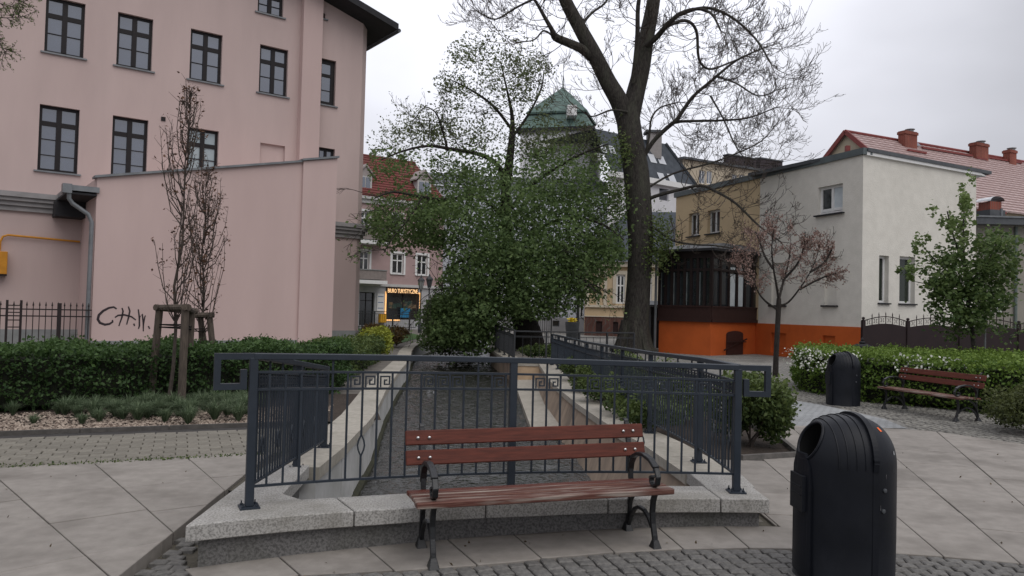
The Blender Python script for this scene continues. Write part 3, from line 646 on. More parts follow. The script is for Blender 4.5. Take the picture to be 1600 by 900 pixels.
# ================================================================== BENCHES
def make_bench(name, label, cat, group):
    t = thing(name, label, cat, (0, 0, 0), group)
    Lh, leg = .905, .785
    def plank(nm, v0, v1, z0, z1, tilt, m):
        b = MB(); c = Vector((0, (v0+v1)/2, (z0+z1)/2)); b.box(-Lh, Lh, -(v1-v0)/2, (v1-v0)/2, -(z1-z0)/2, (z1-z0)/2); ct, st_ = math.cos(tilt), math.sin(tilt)
        b.v = [(x, c.y+y*ct-z*st_, c.z+y*st_+z*ct) for x, y, z in b.v]; return b.build(nm, m, t, bevel=.006, local=True)
    s0 = plank('seat_slat', -.285, -.180, .402, .442, 0.0, M_woodworn)
    s1 = plank('seat_slat', -.168, -.066, .410, .444, -.05, M_woodworn)
    s2 = plank('seat_slat', -.054, .046, .404, .438, -.07, M_woodworn)
    s3 = plank('seat_slat', .058, .148, .396, .430, -.09, M_wood)
    bs = []
    for zc_, v in ((.640, .200), (.775, .238)):
        bs.append(plank('back_slat', v-.018, v+.018, zc_-.052, zc_+.052, -.27, M_wood))
    for s, (zc_, v) in zip(bs, ((.640, .200), (.775, .238))):
        for x in (-leg-.035, -leg+.045, leg-.045, leg+.035):
            m = MB(); k = 0
            prof = [(.0125, 0), (.0115, .004), (.006, .0075), (.001, .0085)]
            m.lathe(prof, (0, 0, 0), 8); m.v = [(x+a, v-.019-c-.004, zc_+b+.003) for a, b, c in m.v]; m.build('bolt', M_chrome, s, local=True, smooth=True)
    for sx in (-1, 1):
        X = sx*leg; S = (1, 0, 0)
        def P(*vz): return [(X, a, b) for a, b in vz]
        m = MB()
        m.path(P((-.235, .035), (-.222, .10), (-.196, .18), (-.186, .26), (-.195, .34), (-.225, .405)), .036, .030, side=S)       # front leg
        m.path(P((.215, .035), (.205, .11), (.185, .20), (.170, .30), (.168, .42), (.178, .52), (.205, .64), (.245, .79), (.262, .845)), .036, .026, side=S)   # back leg and upright
        m.path(P((.262, .845), (.275, .862), (.292, .862), (.296, .85)), .034, .014, side=S)
        for v in (-.235, .215):                                                                                               # flared feet
            m.hexa([(X-.036, v-.05, 0), (X+.036, v-.05, 0), (X+.036, v+.05, 0), (X-.036, v+.05, 0), (X-.019, v-.014, .075), (X+.019, v-.014, .075), (X+.019, v+.020, .075), (X-.019, v+.020, .075)])
        f = m.build('end_frame', M_cast, t, bevel=.004, local=True)
        m = MB(); a = [(.208, .055), (.150, .155), (.09, .215), (.02, .245), (-.06, .240), (-.13, .205), (-.185, .15)]
        m.path(P(*a), .026, .022, side=S).build('leg_arch', M_cast, f, local=True)
        m = MB(); m.path(P((.178, .245), (.11, .33), (.03, .385), (-.05, .392), (-.20, .394)), .026, .022, side=S).build('seat_bracket', M_cast, f, local=True)
        arm = [(.182, .475), (.165, .545), (.125, .60), (.05, .635), (-.05, .645), (-.155, .628), (-.235, .585), (-.268, .525), (-.256, .475), (-.212, .452), (-.172, .472), (-.168, .508), (-.196, .518)]
        m = MB(); m.path(P(*arm[:7]), .046, .026, side=S); m.path(P(*arm[6:]), .038, .020, side=S); m.path(P((.20, .60), (.16, .59), (.135, .592)), .024, .016, side=S); m.build('armrest', M_cast, f, bevel=.004, local=True, smooth=False)
    return t
bench = make_bench('park_bench', 'red brown slatted bench with worn grey seat in front of the granite ledge', 'bench', 'slatted park benches with cast iron ends')
bench.location = (.225, 5.41, -.010); bench.scale = (1, 1, .975); bench.rotation_euler = (0, -.009, math.atan2(.47, 1.58))
b2 = copy_tree(bench); b2['label'] = 'dark red slatted bench standing against the trimmed hedge'
fl, frr = G(1387, 642), G(1487, 660); d = (frr-fl); mid = (fl+frr)/2
b2.rotation_euler = (0, 0, math.atan2(d.y, d.x)); nn = Vector((-d.y, d.x, 0)).normalized(); b2.location = mid+nn*.23+Vector((0, 0, .02))
b2.scale = (1, 1, .91)
# ================================================================== LITTER BINS
def make_bin():
    t = thing('litter_bin', 'large black plastic litter bin in the foreground with orange sticker', 'litter bin', (0, 0, 0), 'domed black litter bins')
    r0 = .292; H = 1.03; sh = .735; N = 96
    prof = [(.255, .0), (.305, .0), (.305, .018), (.290, .03), (r0*.985, .035), (r0, .30), (r0, sh)]
    for i in range(1, 23):
        q = i/22; a = q*math.pi/2; prof.append((r0*(math.cos(a)**.80), sh+(H-sh)*(math.sin(a)**.92)))
    prof[-1] = (.004, H)
    # fine shell so that the throat can be cut out of it
    fine = []
    for i in range(len(prof)-1):
        n = max(1, int(math.hypot(prof[i+1][0]-prof[i][0], prof[i+1][1]-prof[i][1])/.014)) if prof[i][1] >= sh-.001 else 1
        for k in range(n): fine.append((lerp(prof[i][0], prof[i+1][0], k/n), lerp(prof[i][1], prof[i+1][1], k/n)))
    fine.append(prof[-1])
    # grooves: the ribs round the dome run in planes parallel to the strap
    ax = Vector((-.80, -.10, .52)).normalized(); hc = Vector((-.222, -.040, .862)); side = Vector((.10, -.99, 0)); side = (side-ax*side.dot(ax)).normalized(); upv = ax.cross(side)
    m = MB().lathe(fine, (0, 0, 0), N, cap=False); keep = []
    def hole(p): q = p-hc; return (q.dot(side)/.098)**2+(q.dot(upv)/.118)**2
    for f in m.f:
        c = Vector((0, 0, 0))
        for i in f: c += Vector(m.v[i])
        c /= len(f)
        if hole(c) < 1 and c.dot(ax) > 0 and c.z > .72: continue
        keep.append(f)
    m.f = keep; body = m.build('body', M_bin, t, local=True, smooth=True)
    n = 40; ring_ = [(hc+side*.102*math.cos(2*math.pi*k/n)+upv*.122*math.sin(2*math.pi*k/n)) for k in range(n)]
    def onshell(p):                           # slide a point along the throat axis onto the shell
        lo, hi = -.3, .4
        for _ in range(30):
            md = (lo+hi)/2; q = p+ax*md; rr = math.hypot(q.x, q.y)
            rs = r0 if q.z < sh else (r0*(max(0, 1-min(1, ((q.z-sh)/(H-sh)))**(2/.92)))**.4)
            lo, hi = (md, hi) if rr < rs else (lo, md)
        return p+ax*lo
    rp = [onshell(p) for p in ring_]
    rim = MB(); rim.tube([p+ax*.002 for p in rp]+[rp[0]+ax*.002, rp[1]+ax*.002], .009, 6, cap=False); rim.build('rim', M_bin, t, local=True, smooth=True)
    th = MB(); k = 0
    for lay in (.004, -.10, -.22):
        th.v += [tuple(p+ax*lay) for p in rp]
    for L in range(2):
        for j in range(n): th.f.append((L*n+j, L*n+(j+1) % n, (L+1)*n+(j+1) % n, (L+1)*n+j))
    th.f.append(tuple(2*n+j for j in range(n))); th.build('throat', M_black, t, local=True)
    def shell(az, z, o=.0):
        rs = r0 if z < sh else r0*(max(0, 1-((z-sh)/(H-sh))**(2/.92)))**.4
        return Vector(((rs+o)*math.cos(az), (rs+o)*math.sin(az), z))
    # the hoop that closes the hood, from one flank over the top, and the seam below it
    def hoop(x0, o, w, h, nm, zlo=.60):
        pts = []
        for k in range(41):
            a = lerp(-1, 1, k/40)*math.pi/2
            y = -r0*math.sin(a)
            ww = max(0, 1-(x0/r0)**2)
            yy = y*math.sqrt(ww); rr = min(r0*.9999, math.hypot(x0, yy)); zz = sh+(H-sh)*max(0, 1-(rr/r0)**2.5)**.46
            pts.append((x0, yy*(1+o/r0) , zz+o))
        lo0 = [(x0, p[1], z) for p, z in ((pts[0], zlo),)]; lo1 = [(x0, pts[-1][1], zlo)]
        q = lo0+pts+lo1; MBp = MB(); pv_ = [Vector(p) for p in q]
        MBp.path(q, w, h, side=(1, 0, 0)); return MBp.build(nm, M_bin, t, bevel=.0, local=True)
    hoop(.045, .010, .032, .020, 'hoop', .80)
    for xx in (-.012, -.062, -.110, -.155): hoop(xx, .001, .006, .008, 'rib', .74)
    for yy in (-1, 1):
        y0 = yy*math.sqrt(r0**2-.06**2); MB().box(.030, .066, min(y0, y0+yy*.007), max(y0, y0+yy*.007), .05, .80).build('seam_strip', M_bin, t, local=True)
    m = MB()
    for zc_ in (.60, .47): m.lathe([(.013, 0), (.013, .008), (.006, .010)], (0, 0, 0), 12); 
    vs = []
    for i, v in enumerate(m.v):
        zc_ = .62 if i < len(m.v)/2 else .50; az = math.radians(-68 if zc_ > .6 else -70); c = shell(az, zc_); out_ = Vector((math.cos(az), math.sin(az), 0)); tg = Vector((-out_.y, out_.x, 0)); vs.append(tuple(c+tg*v[0]+Vector((0, 0, v[1]))+out_*v[2]))
    m.v = vs; m.build('lock', M_zincd, t, local=True)
    # raised front plate and ash box under the throat
    m = MB(); K = 14
    for i in range(K+1):
        az = math.radians(lerp(164, 206, i/K)); zt_ = .60+.215*math.sqrt(max(0, 1-((i/K-.5)*2)**2))
        zt_ = min(zt_, sh+.06); m.v += [tuple(shell(az, .06, -.01)), tuple(shell(az, .06, .016)), tuple(shell(az, min(zt_, sh), .016) if zt_ < sh else shell(az, zt_, .012)), tuple(shell(az, zt_, -.01))]
        if i:
            o = 4*i
            for j in range(4): m.f.append((o-4+j, o-4+(j+1) % 4, o+(j+1) % 4, o+j))
    m.f.append((3, 2, 1, 0)); o = 4*K; m.f.append((o, o+1, o+2, o+3)); m.build('front_plate', M_bin, t, local=True)
    m = MB(); a = math.radians(181); c = shell(a, .5, .014); u = Vector((math.cos(a), math.sin(a), 0)); tg = Vector((-u.y, u.x, 0))
    def bx(u0, u1, t0, t1, z0, z1): m.hexa([tuple(c+u*uu+tg*tt+Vector((0, 0, zz-.5))) for uu, tt, zz in ((u1, t0, z0), (u1, t1, z0), (u0, t1, z0), (u0, t0, z0), (u1, t0, z1), (u1, t1, z1), (u0, t1, z1), (u0, t0, z1))])
    bx(-.02, .008, -.09, .09, .44, .66); bx(.008, .011, -.07, .07, .58, .595); bx(.008, .011, -.07, .07, .535, .545); m.build('ash_box', M_bin, t, local=True, bevel=.003)
    return t, shell
bin1, shell = make_bin()
bin2 = copy_tree(bin1)
pn = D(1320, 780, 4.86); bin1.location = (pn.x, 4.86, .01); bin1.rotation_euler.z = math.radians(2)
pf = G(1325, 637); bin2.location = (pf.x, pf.y+.2, -.02); bin2.rotation_euler.z = math.radians(2)
bin2['label'] = 'smaller looking black litter bin beside the white flowering hedge'
def decal(name, az, z, w, h, m, par):
    a = math.radians(az); q = MB(); da = w/.29/2
    P = [(a-da, z-h/2), (a+da, z-h/2), (a+da, z+h/2), (a-da, z+h/2)]
    q.poly([shell(x, y, .0025) for x, y in P]); return q.build(name, m, par, local=True)
M_orange_st = mat('orange_sticker', (.9, .16, .02), (.85, .14, .02), 5, .5)
decal('sticker', -50, .965, .030, .022, M_orange_st, bin1)
decal('scuff_mark', -44, .83, .022, .022, mat('scuff', (.32, .33, .34), (.12, .12, .13), 60, .7), bin1)
for az, z in ((-50, .735), (-46, .73), (-66, .70), (-74, .52)): decal('scuff_mark', az, z, .005, .03, mat('scuff_dark', (.10, .10, .105), (.03, .03, .034), 50, .7), bin1)
MB().lathe([(.36, .0), (.36, .012), (.34, .02)], (pf.x, pf.y+.2, .008), 24).build('bin_plinth', M_sett, None)
bpo = bpy.data.objects['bin_plinth']; tag(bpo, kind='structure')
# ================================================================== HEDGES, SHRUBS, GRASS
def hedge(name, label, cat, poly, h, n, size, m, group=None, round_=.12, core=None, lean=0):
    cx = sum(p[0] for p in poly)/len(poly); cy = sum(p[1] for p in poly)/len(poly)
    t = thing(name, label, cat, (cx, cy, 0), group)
    ins = [(cx+(p[0]-cx)*.0+(p[0]-cx), cy+(p[1]-cy)) for p in poly]
    def shr(d): return inset_any(poly, d)
    inner = shr(.16)
    if core is not False: MB().prism(inner, .10, h-.14).build('branches_or_core', mat('hedge_dark_core', (.016, .018, .010), (.01, .012, .008), 12, 1, .5), t)  # solid dark core added inside the foliage to block light
    C = []; var = []
    xs = [p[0] for p in poly]; ys = [p[1] for p in poly]
    per = []; 
    for i in range(len(poly)): a, b_ = Vector(poly[i]), Vector(poly[(i+1) % len(poly)]); per.append((a, b_, (b_-a).length))
    P = sum(p[2] for p in per); A = area(poly); nt_ = int(n*A/(A+P*h)); ns = n-nt_
    bump = lambda x, y: .05*math.sin(3.7*x+1.3*y)+.035*math.sin(7.9*y-4.1*x)+.025*math.sin(15*x+9*y)
    while len(C) < nt_:
        x, y = R.uniform(min(xs), max(xs)), R.uniform(min(ys), max(ys))
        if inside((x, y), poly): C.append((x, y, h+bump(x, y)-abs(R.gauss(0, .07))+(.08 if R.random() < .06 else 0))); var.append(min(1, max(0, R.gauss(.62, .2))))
    sgn = 1 if sum(poly[i][0]*poly[(i+1) % len(poly)][1]-poly[(i+1) % len(poly)][0]*poly[i][1] for i in range(len(poly))) > 0 else -1
    for a, b_, L in per:
        d = (b_-a)/L; nn = Vector((d.y, -d.x))*sgn
        vis = nn.dot((a+b_)/2) < 2.0
        for _ in range(int(ns*L/P*(1.25 if vis else .5))):
            s_ = R.uniform(0, L); z = h*(R.random()**.85)+.02; q = a+d*s_; o = -abs(R.gauss(0, .09)) + bump(q.x*1.3+z*2.1, q.y*1.3+z*3.3)*1.2 - (round_ if z > h-.1 else 0) - .06*(z < .18)
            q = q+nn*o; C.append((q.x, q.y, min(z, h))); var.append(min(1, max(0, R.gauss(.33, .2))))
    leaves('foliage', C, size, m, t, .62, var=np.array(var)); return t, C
def inset_any(poly, d):
    n = len(poly); s = 1 if sum(poly[i][0]*poly[(i+1) % n][1]-poly[(i+1) % n][0]*poly[i][1] for i in range(n)) > 0 else -1; outp = []
    for i in range(n):
        p0, p1, p2 = Vector(poly[i-1]), Vector(poly[i]), Vector(poly[(i+1) % n]); a = (p1-p0).normalized(); b_ = (p2-p1).normalized()
        n1 = Vector((-a.y, a.x))*s; n2 = Vector((-b_.y, b_.x))*s; k = (n1+n2); k = k/max(.3, k.dot(n1)) ; q = p1+k*d; outp.append((q.x, q.y))
    return outp
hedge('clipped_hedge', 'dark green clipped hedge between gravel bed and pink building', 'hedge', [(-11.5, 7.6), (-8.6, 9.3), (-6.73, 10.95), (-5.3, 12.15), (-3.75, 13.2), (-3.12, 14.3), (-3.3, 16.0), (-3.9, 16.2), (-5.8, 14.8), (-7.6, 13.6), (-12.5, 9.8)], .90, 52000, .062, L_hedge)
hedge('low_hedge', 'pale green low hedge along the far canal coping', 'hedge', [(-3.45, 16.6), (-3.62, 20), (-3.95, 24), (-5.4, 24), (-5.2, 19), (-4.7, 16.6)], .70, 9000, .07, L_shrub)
def shrub(name, label, cat, c, rx, ry, h, n, size, m, group=None, stems=5, var0=.5, zlo=.05, flat=False):
    t = thing(name, label, cat, c, group); C = []; var = []; lumps = []
    for _ in range(9): a = R.random()*6.28; q = R.random()**.5*.62; lumps.append((c[0]+rx*q*math.cos(a), c[1]+ry*q*math.sin(a), c[2]+h*R.uniform(.35, .78), R.uniform(.30, .5)))
    while len(C) < n:
        lx, ly, lz, lr_ = R.choice(lumps); d = Vector((R.gauss(0, 1), R.gauss(0, 1), R.gauss(0, 1))).normalized()*R.uniform(.55, 1.08)
        p = (lx+d.x*lr_*rx, ly+d.y*lr_*ry, lz+d.z*lr_*h*.75)
        if p[2] < c[2]+zlo: continue
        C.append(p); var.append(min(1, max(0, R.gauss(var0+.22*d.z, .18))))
    s = MB()
    for k in range(stems):
        lx, ly, lz, _ = lumps[k]; s.tube([(c[0]+R.uniform(-.05, .05), c[1]+R.uniform(-.05, .05), c[2]), ((c[0]+lx)/2, (c[1]+ly)/2, (c[2]+lz)/2), (lx, ly, lz)], [.014, .010, .005], 4)
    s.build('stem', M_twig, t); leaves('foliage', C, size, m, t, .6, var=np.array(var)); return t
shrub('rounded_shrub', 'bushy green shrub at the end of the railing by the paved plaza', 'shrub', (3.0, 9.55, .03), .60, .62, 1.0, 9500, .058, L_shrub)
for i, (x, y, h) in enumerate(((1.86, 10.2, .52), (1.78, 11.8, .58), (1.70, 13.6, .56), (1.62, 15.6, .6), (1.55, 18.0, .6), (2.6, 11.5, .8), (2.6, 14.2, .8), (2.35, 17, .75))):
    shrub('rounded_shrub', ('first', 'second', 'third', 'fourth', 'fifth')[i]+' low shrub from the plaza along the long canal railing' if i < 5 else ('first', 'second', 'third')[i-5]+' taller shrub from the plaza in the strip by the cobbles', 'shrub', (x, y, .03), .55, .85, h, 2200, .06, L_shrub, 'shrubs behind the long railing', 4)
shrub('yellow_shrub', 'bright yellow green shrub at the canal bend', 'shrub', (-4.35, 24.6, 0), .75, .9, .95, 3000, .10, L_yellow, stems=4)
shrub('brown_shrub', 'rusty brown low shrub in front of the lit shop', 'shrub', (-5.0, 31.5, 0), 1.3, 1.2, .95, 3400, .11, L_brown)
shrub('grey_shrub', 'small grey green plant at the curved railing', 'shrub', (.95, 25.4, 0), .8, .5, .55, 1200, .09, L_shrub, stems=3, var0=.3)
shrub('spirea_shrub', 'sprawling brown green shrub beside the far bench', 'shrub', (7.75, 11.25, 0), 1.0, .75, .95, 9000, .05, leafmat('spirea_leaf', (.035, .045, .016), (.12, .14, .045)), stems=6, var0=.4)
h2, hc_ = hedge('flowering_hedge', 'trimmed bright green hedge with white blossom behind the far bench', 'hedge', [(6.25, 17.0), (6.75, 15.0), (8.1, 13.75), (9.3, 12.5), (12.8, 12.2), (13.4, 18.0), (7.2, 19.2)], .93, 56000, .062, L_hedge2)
C = []
for i in range(1500):
    a = R.random()
    if a < .45: x, y, z = 6.25+R.gauss(0, .25)+.2, R.uniform(15.2, 17.2), R.uniform(.55, 1.0)
    else: s_ = R.random(); x = lerp(6.6, 8.7, s_)+R.gauss(0, .12); y = lerp(15.1, 13.35, s_)+R.gauss(0, .2); z = R.uniform(.68, 1.0)
    if math.sin(x*5.3)+math.sin(y*6.1+z*5)+math.sin(x*13+y*9) > .5 and x < 8.3: C.append((x, y, z))
leaves('blossom', C, .052, L_white, h2, .8)
# tufts of blue grass in the gravel
def tuft_mesh(i):
    n = 230; V = []; Fc = []
    for k in range(n):
        a = R.random()*6.28; l = R.uniform(.6, 1.0)*.34; sp_ = R.random()**.6*.85; dx, dy = math.cos(a), math.sin(a); w_ = .0032; b0 = (dx*.02*R.random(), dy*.02*R.random(), 0)
        p1 = (b0[0]+dx*l*sp_*.45, b0[1]+dy*l*sp_*.45, l*.72*(1-.25*sp_)); p2 = (b0[0]+dx*l*sp_*1.0, b0[1]+dy*l*sp_*1.0, l*(1.0-.55*sp_)); kx = len(V)
        V += [(b0[0]-dy*w_, b0[1]+dx*w_, 0), (b0[0]+dy*w_, b0[1]-dx*w_, 0), (p1[0]+dy*w_, p1[1]-dx*w_, p1[2]), (p1[0]-dy*w_, p1[1]+dx*w_, p1[2]), p2]; Fc += [(kx, kx+1, kx+2, kx+3), (kx+3, kx+2, kx+4)]
    me = bpy.data.meshes.new('grass_tuft'); me.from_pydata(V, [], Fc); me.materials.append(L_grass); at_ = me.attributes.new('var', 'FLOAT', 'FACE'); at_.data.foreach_set('value', np.repeat(NR.uniform(0, 1, n), 2).astype(np.float32)); return me
TM = [tuft_mesh(i) for i in range(4)]
sp_t = [(128, 668, .6), (155, 664, .75), (215, 662, 1.0), (247, 655, .9), (258, 664, .8), (294, 667, 1.0), (335, 660, 1.05), (372, 662, 1.0), (52, 668, .55), (180, 656, .9), (200, 650, 1.0), (230, 645, 1.0), (270, 648, 1.1), (300, 650, 1.0), (318, 645, 1.1), (350, 646, 1.1), (362, 650, .9), (384, 652, 1.1), (395, 645, 1.0), (148, 648, .9), (170, 646, .8), (332, 638, 1.0), (310, 637, .9), (375, 637, 1.0), (120, 655, .7), (20, 652, .7), (90, 652, .6), (410, 640, .9), (192, 660, .7), (240, 640, .9), (285, 655, .9)] + [(R.uniform(100, 400), R.uniform(638, 658), R.uniform(.7, 1.1)) for _ in range(34)]
for px, py, s in sp_t:
    p = G(px, py); o = bpy.data.objects.new('grass_tuft', R.choice(TM)); COL.objects.link(o); o.location = (p.x, p.y, .035); o.rotation_euler.z = R.random()*6; o.scale = (s*1.15, s*1.15, s)
    tag(o, 'tuft of grey blue fescue grass growing in the gravel bed', 'grass tuft', 'fescue tufts in the gravel bed')
# ================================================================== TREE STAKES AND THE TWO STAKED TREES
def stake_frame(base, tops, label, rail):
    t = thing('tree_stake_frame', label, 'tree stakes', base, 'timber frames round the staked trees')
    T = []
    for (b_, tp) in tops: MB().tube([b_, tp], [.060, .056], 9).build('stake', M_stake, t, smooth=True); T.append(Vector(tp))
    for i, j in rail:
        a, c = T[i], T[j]; d = (c-a).normalized()*.09; MB().tube([a-d-Vector((0, 0, .04)), c+d-Vector((0, 0, .04))], .050, 8).build('crossbar', M_stake, t, smooth=True)
    m = MB()
    for zz in (.30, .34):
        q = [p-Vector((0, 0, zz)) for p in T]; 
        for i, j in rail: m.tube([q[i], q[j]], .010, 5)
    m.build('tie_band', M_black, t); return t
f1 = G(283, 644); f2 = G(235, 633)
stake_frame(f1, [(G(283, 644), D(290, 476, f1.y)), (G(235, 634), D(250, 477, f2.y-.2)), (G(292, 628), D(300, 482, 12.6))], 'timber stake frame in front of the hedge', [(0, 1), (1, 2), (2, 0)])
stake_frame((-5.9, 14.6, 0), [((-6.1, 14.4, 0), D(297, 489, 14.4)), ((-5.85, 15.1, 0), D(312, 490, 14.9)), ((-5.5, 14.5, 0), D(327, 489, 14.6))], 'timber stake frame half hidden behind the hedge', [(0, 1), (1, 2), (2, 0)])
def columnar(base, top, spread, label, seed, nl, nb=70):
    rr = random.Random(seed); t = thing('columnar_tree', label, 'tree', base, 'staked columnar trees by the hedge'); b_ = Vector(base); tp = Vector(top); H = (tp-b_).length; ctl = [b_.lerp(tp, k/8)+Vector((rr.uniform(-.04, .04), rr.uniform(-.04, .04), 0))*(0 < k < 8) for k in range(9)]
    MB().tube(ctl, [lerp(.034, .005, (k/8)**.8) for k in range(9)], 7).build('trunk', M_twig, t, smooth=True)
    m = MB(); tips = []
    for i in range(nb):
        f = rr.uniform(.22, .97); p = b_.lerp(tp, f); a = rr.random()*6.28; out_ = spread*rr.uniform(.35, 1.0)*min(1, (1.02-f)*2.6); hh = rr.uniform(.5, 1.5)*min(1, (1.1-f)*2)
        P = [p, p+Vector((math.cos(a)*out_*.6, math.sin(a)*out_*.6, hh*.22)), p+Vector((math.cos(a)*out_*.9, math.sin(a)*out_*.9, hh*.6)), p+Vector((math.cos(a+.3)*out_, math.sin(a+.3)*out_, hh))]
        m.tube(P, [.010, .008, .006, .003], 4, cap=False)
        for k in range(7):
            s_ = rr.uniform(.25, 1); j = min(2, int(s_*3)); q = P[j].lerp(P[j+1], s_*3-j); e_ = q+Vector((rr.uniform(-.13, .13), rr.uniform(-.13, .13), rr.uniform(.02, .16))); m.tube([q, e_], [.004, .002], 3, cap=False); tips.append(e_)
    m.build('branches_or_core', M_twig, t); tips = [tips[rr.randrange(len(tips))]+Vector((rr.gauss(0, .03), rr.gauss(0, .03), rr.gauss(0, .03))) for _ in range(nl)]
    leaves('foliage', tips, .052, L_dry, t, .55, hang=.3); return t
columnar(G(262, 640), D(299, 138, 12.1), .42, 'tall thin columnar tree with withered leaves inside the front stakes', 5, 520, 62)
columnar((-5.85, 14.6, 0), D(322, 262, 14.6), .46, 'shorter twiggy tree with brown leaves behind the hedge', 9, 1100, 74)

# a few fallen leaves, twigs and crumbs on the paving
C = []
for _ in range(60):
    a = R.uniform(60, 128); r = R.choice([R.uniform(5.5, 5.95), R.uniform(5.75, 5.96), R.uniform(6.3, 10.5)]); x, y = pol(r, a)
    if r > 6.2 and -2.6 < x < 2.3: continue
    C.append((x, y, .036+(sag(x) if r < 6 else 0)))
for _ in range(16): x, y = R.uniform(2.4, 6), R.uniform(5.6, 11); C.append((x, y, .036))
for _ in range(10): x, y = R.uniform(-4.5, -2.5), R.uniform(5, 8); C.append((x, y, .036))
tag(leaves('fallen_leaves', C, .026, leafmat('litter_leaf', (.03, .022, .014), (.16, .12, .07), 0), None, .5, up=.9), kind='stuff')
# ================================================================== BUILDINGS
def wall(name, f, s0, s1, z0, z1, holes, m, parent, depth=.2, thick=.3, o=0.0):
    b = MB(); S = sorted({s0, s1, *[h[0] for h in holes], *[h[1] for h in holes]}); Z = sorted({z0, z1, *[h[2] for h in holes], *[h[3] for h in holes]})
    S = [s for s in S if s0 <= s <= s1]; Z = [z for z in Z if z0 <= z <= z1]
    for i in range(len(S)-1):
        for j in range(len(Z)-1):
            cs, cz = (S[i]+S[i+1])/2, (Z[j]+Z[j+1])/2
            if any(h[0] < cs < h[1] and h[2] < cz < h[3] for h in holes): continue
            b.poly([f.pt(S[i], Z[j], o), f.pt(S[i+1], Z[j], o), f.pt(S[i+1], Z[j+1], o), f.pt(S[i], Z[j+1], o)])
    for a, c, d, e in holes:
        a, c, d = max(a, s0), min(c, s1), max(d, z0)
        q = [(a, d), (c, d), (c, e), (a, e)]
        for k in range(4):
            p0, p1 = q[k], q[(k+1) % 4]; b.poly([f.pt(p0[0], p0[1], o), f.pt(p1[0], p1[1], o), f.pt(p1[0], p1[1], o-depth), f.pt(p0[0], p0[1], o-depth)])
    return b.build(name, m, parent)
def window(parent, f, r, cols=(.5,), rows=(.5,), fw=.07, mw=.06, fm=None, gm=None, o=-.16, sill=None, sd=.10, so=.06, thin=None, backing=True):
    a, c, d, e = r; W_, H_ = c-a, e-d; m = MB(); fm = fm or M_frame; gm = gm or M_glass; t = .06
    m.fbox(f, a, a+fw, d, e, o-t, o); m.fbox(f, c-fw, c, d, e, o-t, o); m.fbox(f, a+fw, c-fw, d, d+fw, o-t, o); m.fbox(f, a+fw, c-fw, e-fw, e, o-t, o)
    xs = [a+fw] + [a+W_*q for q in cols] + [c-fw]; zs = [d+fw] + [d+H_*q for q in rows] + [e-fw]
    for q in cols: m.fbox(f, a+W_*q-mw/2, a+W_*q+mw/2, d+fw, e-fw, o-t+.005, o+.012)
    for i, q in enumerate(rows):
        h = mw if not (thin and thin[i]) else .025
        for k in range(len(xs)-1): m.fbox(f, xs[k]+(mw/2 if k else 0), xs[k+1]-(mw/2 if k < len(xs)-2 else 0), d+H_*q-h/2, d+H_*q+h/2, o-t+.008, o-.004)
    w = m.build('window', fm, parent)
    for i in range(len(xs)-1):
        for j in range(len(zs)-1):
            x0 = xs[i]+(mw/2 if i else 0); x1 = xs[i+1]-(mw/2 if i < len(xs)-2 else 0)
            g_ = gm[(i+j) % len(gm)] if isinstance(gm, (list, tuple)) else gm
            MB().poly([f.pt(x0, zs[j], o-.035), f.pt(x1, zs[j], o-.035), f.pt(x1, zs[j+1], o-.035), f.pt(x0, zs[j+1], o-.035)]).build('pane', g_, w)
    if sill is not None: MB().fbox(f, a-sd, c+sd, d-.05, d, o, so).build('sill', sill, w)
    return w
def rect(f, lb, rt): a, d = f.px(*lb); c, e = f.px(*rt); return (a, c, d, e)
# ---------------------------------------------------------------- pink school-like building
PK = Facade(D(553, 534, 31.0)[:2], (.8, .6))
pk = thing('pink_building', 'tall pink rendered building with dark six pane windows and overhanging eaves', 'building', PK.pt(-6, 0))
ups = [rect(PK, (69, 77.5), (134, 3)), rect(PK, (181.5, 99), (239.8, 29)), rect(PK, (295.5, 124.5), (348, 56.7)), rect(PK, (404, 147), (450.6, 82))]
zt_, zb_ = sum(r[3] for r in ups)/4, sum(r[2] for r in ups)/4; ups = [(r[0], r[1], zb_, zt_) for r in ups]
u5 = rect(PK, (497, 166.5), (525.3, 101.7)); u5 = (u5[0], u5[1], zb_, zt_)
lows = [rect(PK, (58, 265.5), (125, 168.8)), rect(PK, (172.5, 281), (232, 187.5)), rect(PK, (290.5, 296), (342, 208.8))]
lt_, lb_ = sum(r[3] for r in lows)/3, lows[0][2]; lows = [(r[0], r[1], lb_, lt_) for r in lows]
l5 = rect(PK, (495, 320), (523.3, 240)); l5 = (l5[0], l5[1], lb_, lt_)
niche = rect(PK, (405, 275), (445.5, 228.5))
att = rect(PK, (402.5, 18), (443.5, -14)); att2 = rect(PK, (497, 27), (509, 5))
ZC = 13.15; RK = .29
holes = ups+[u5]+lows+[l5, niche, att, att2]
wall('wall', PK, -24, 0, 0, ZC, holes, M_pink, pk, .17)
m = MB(); a = PK.pt
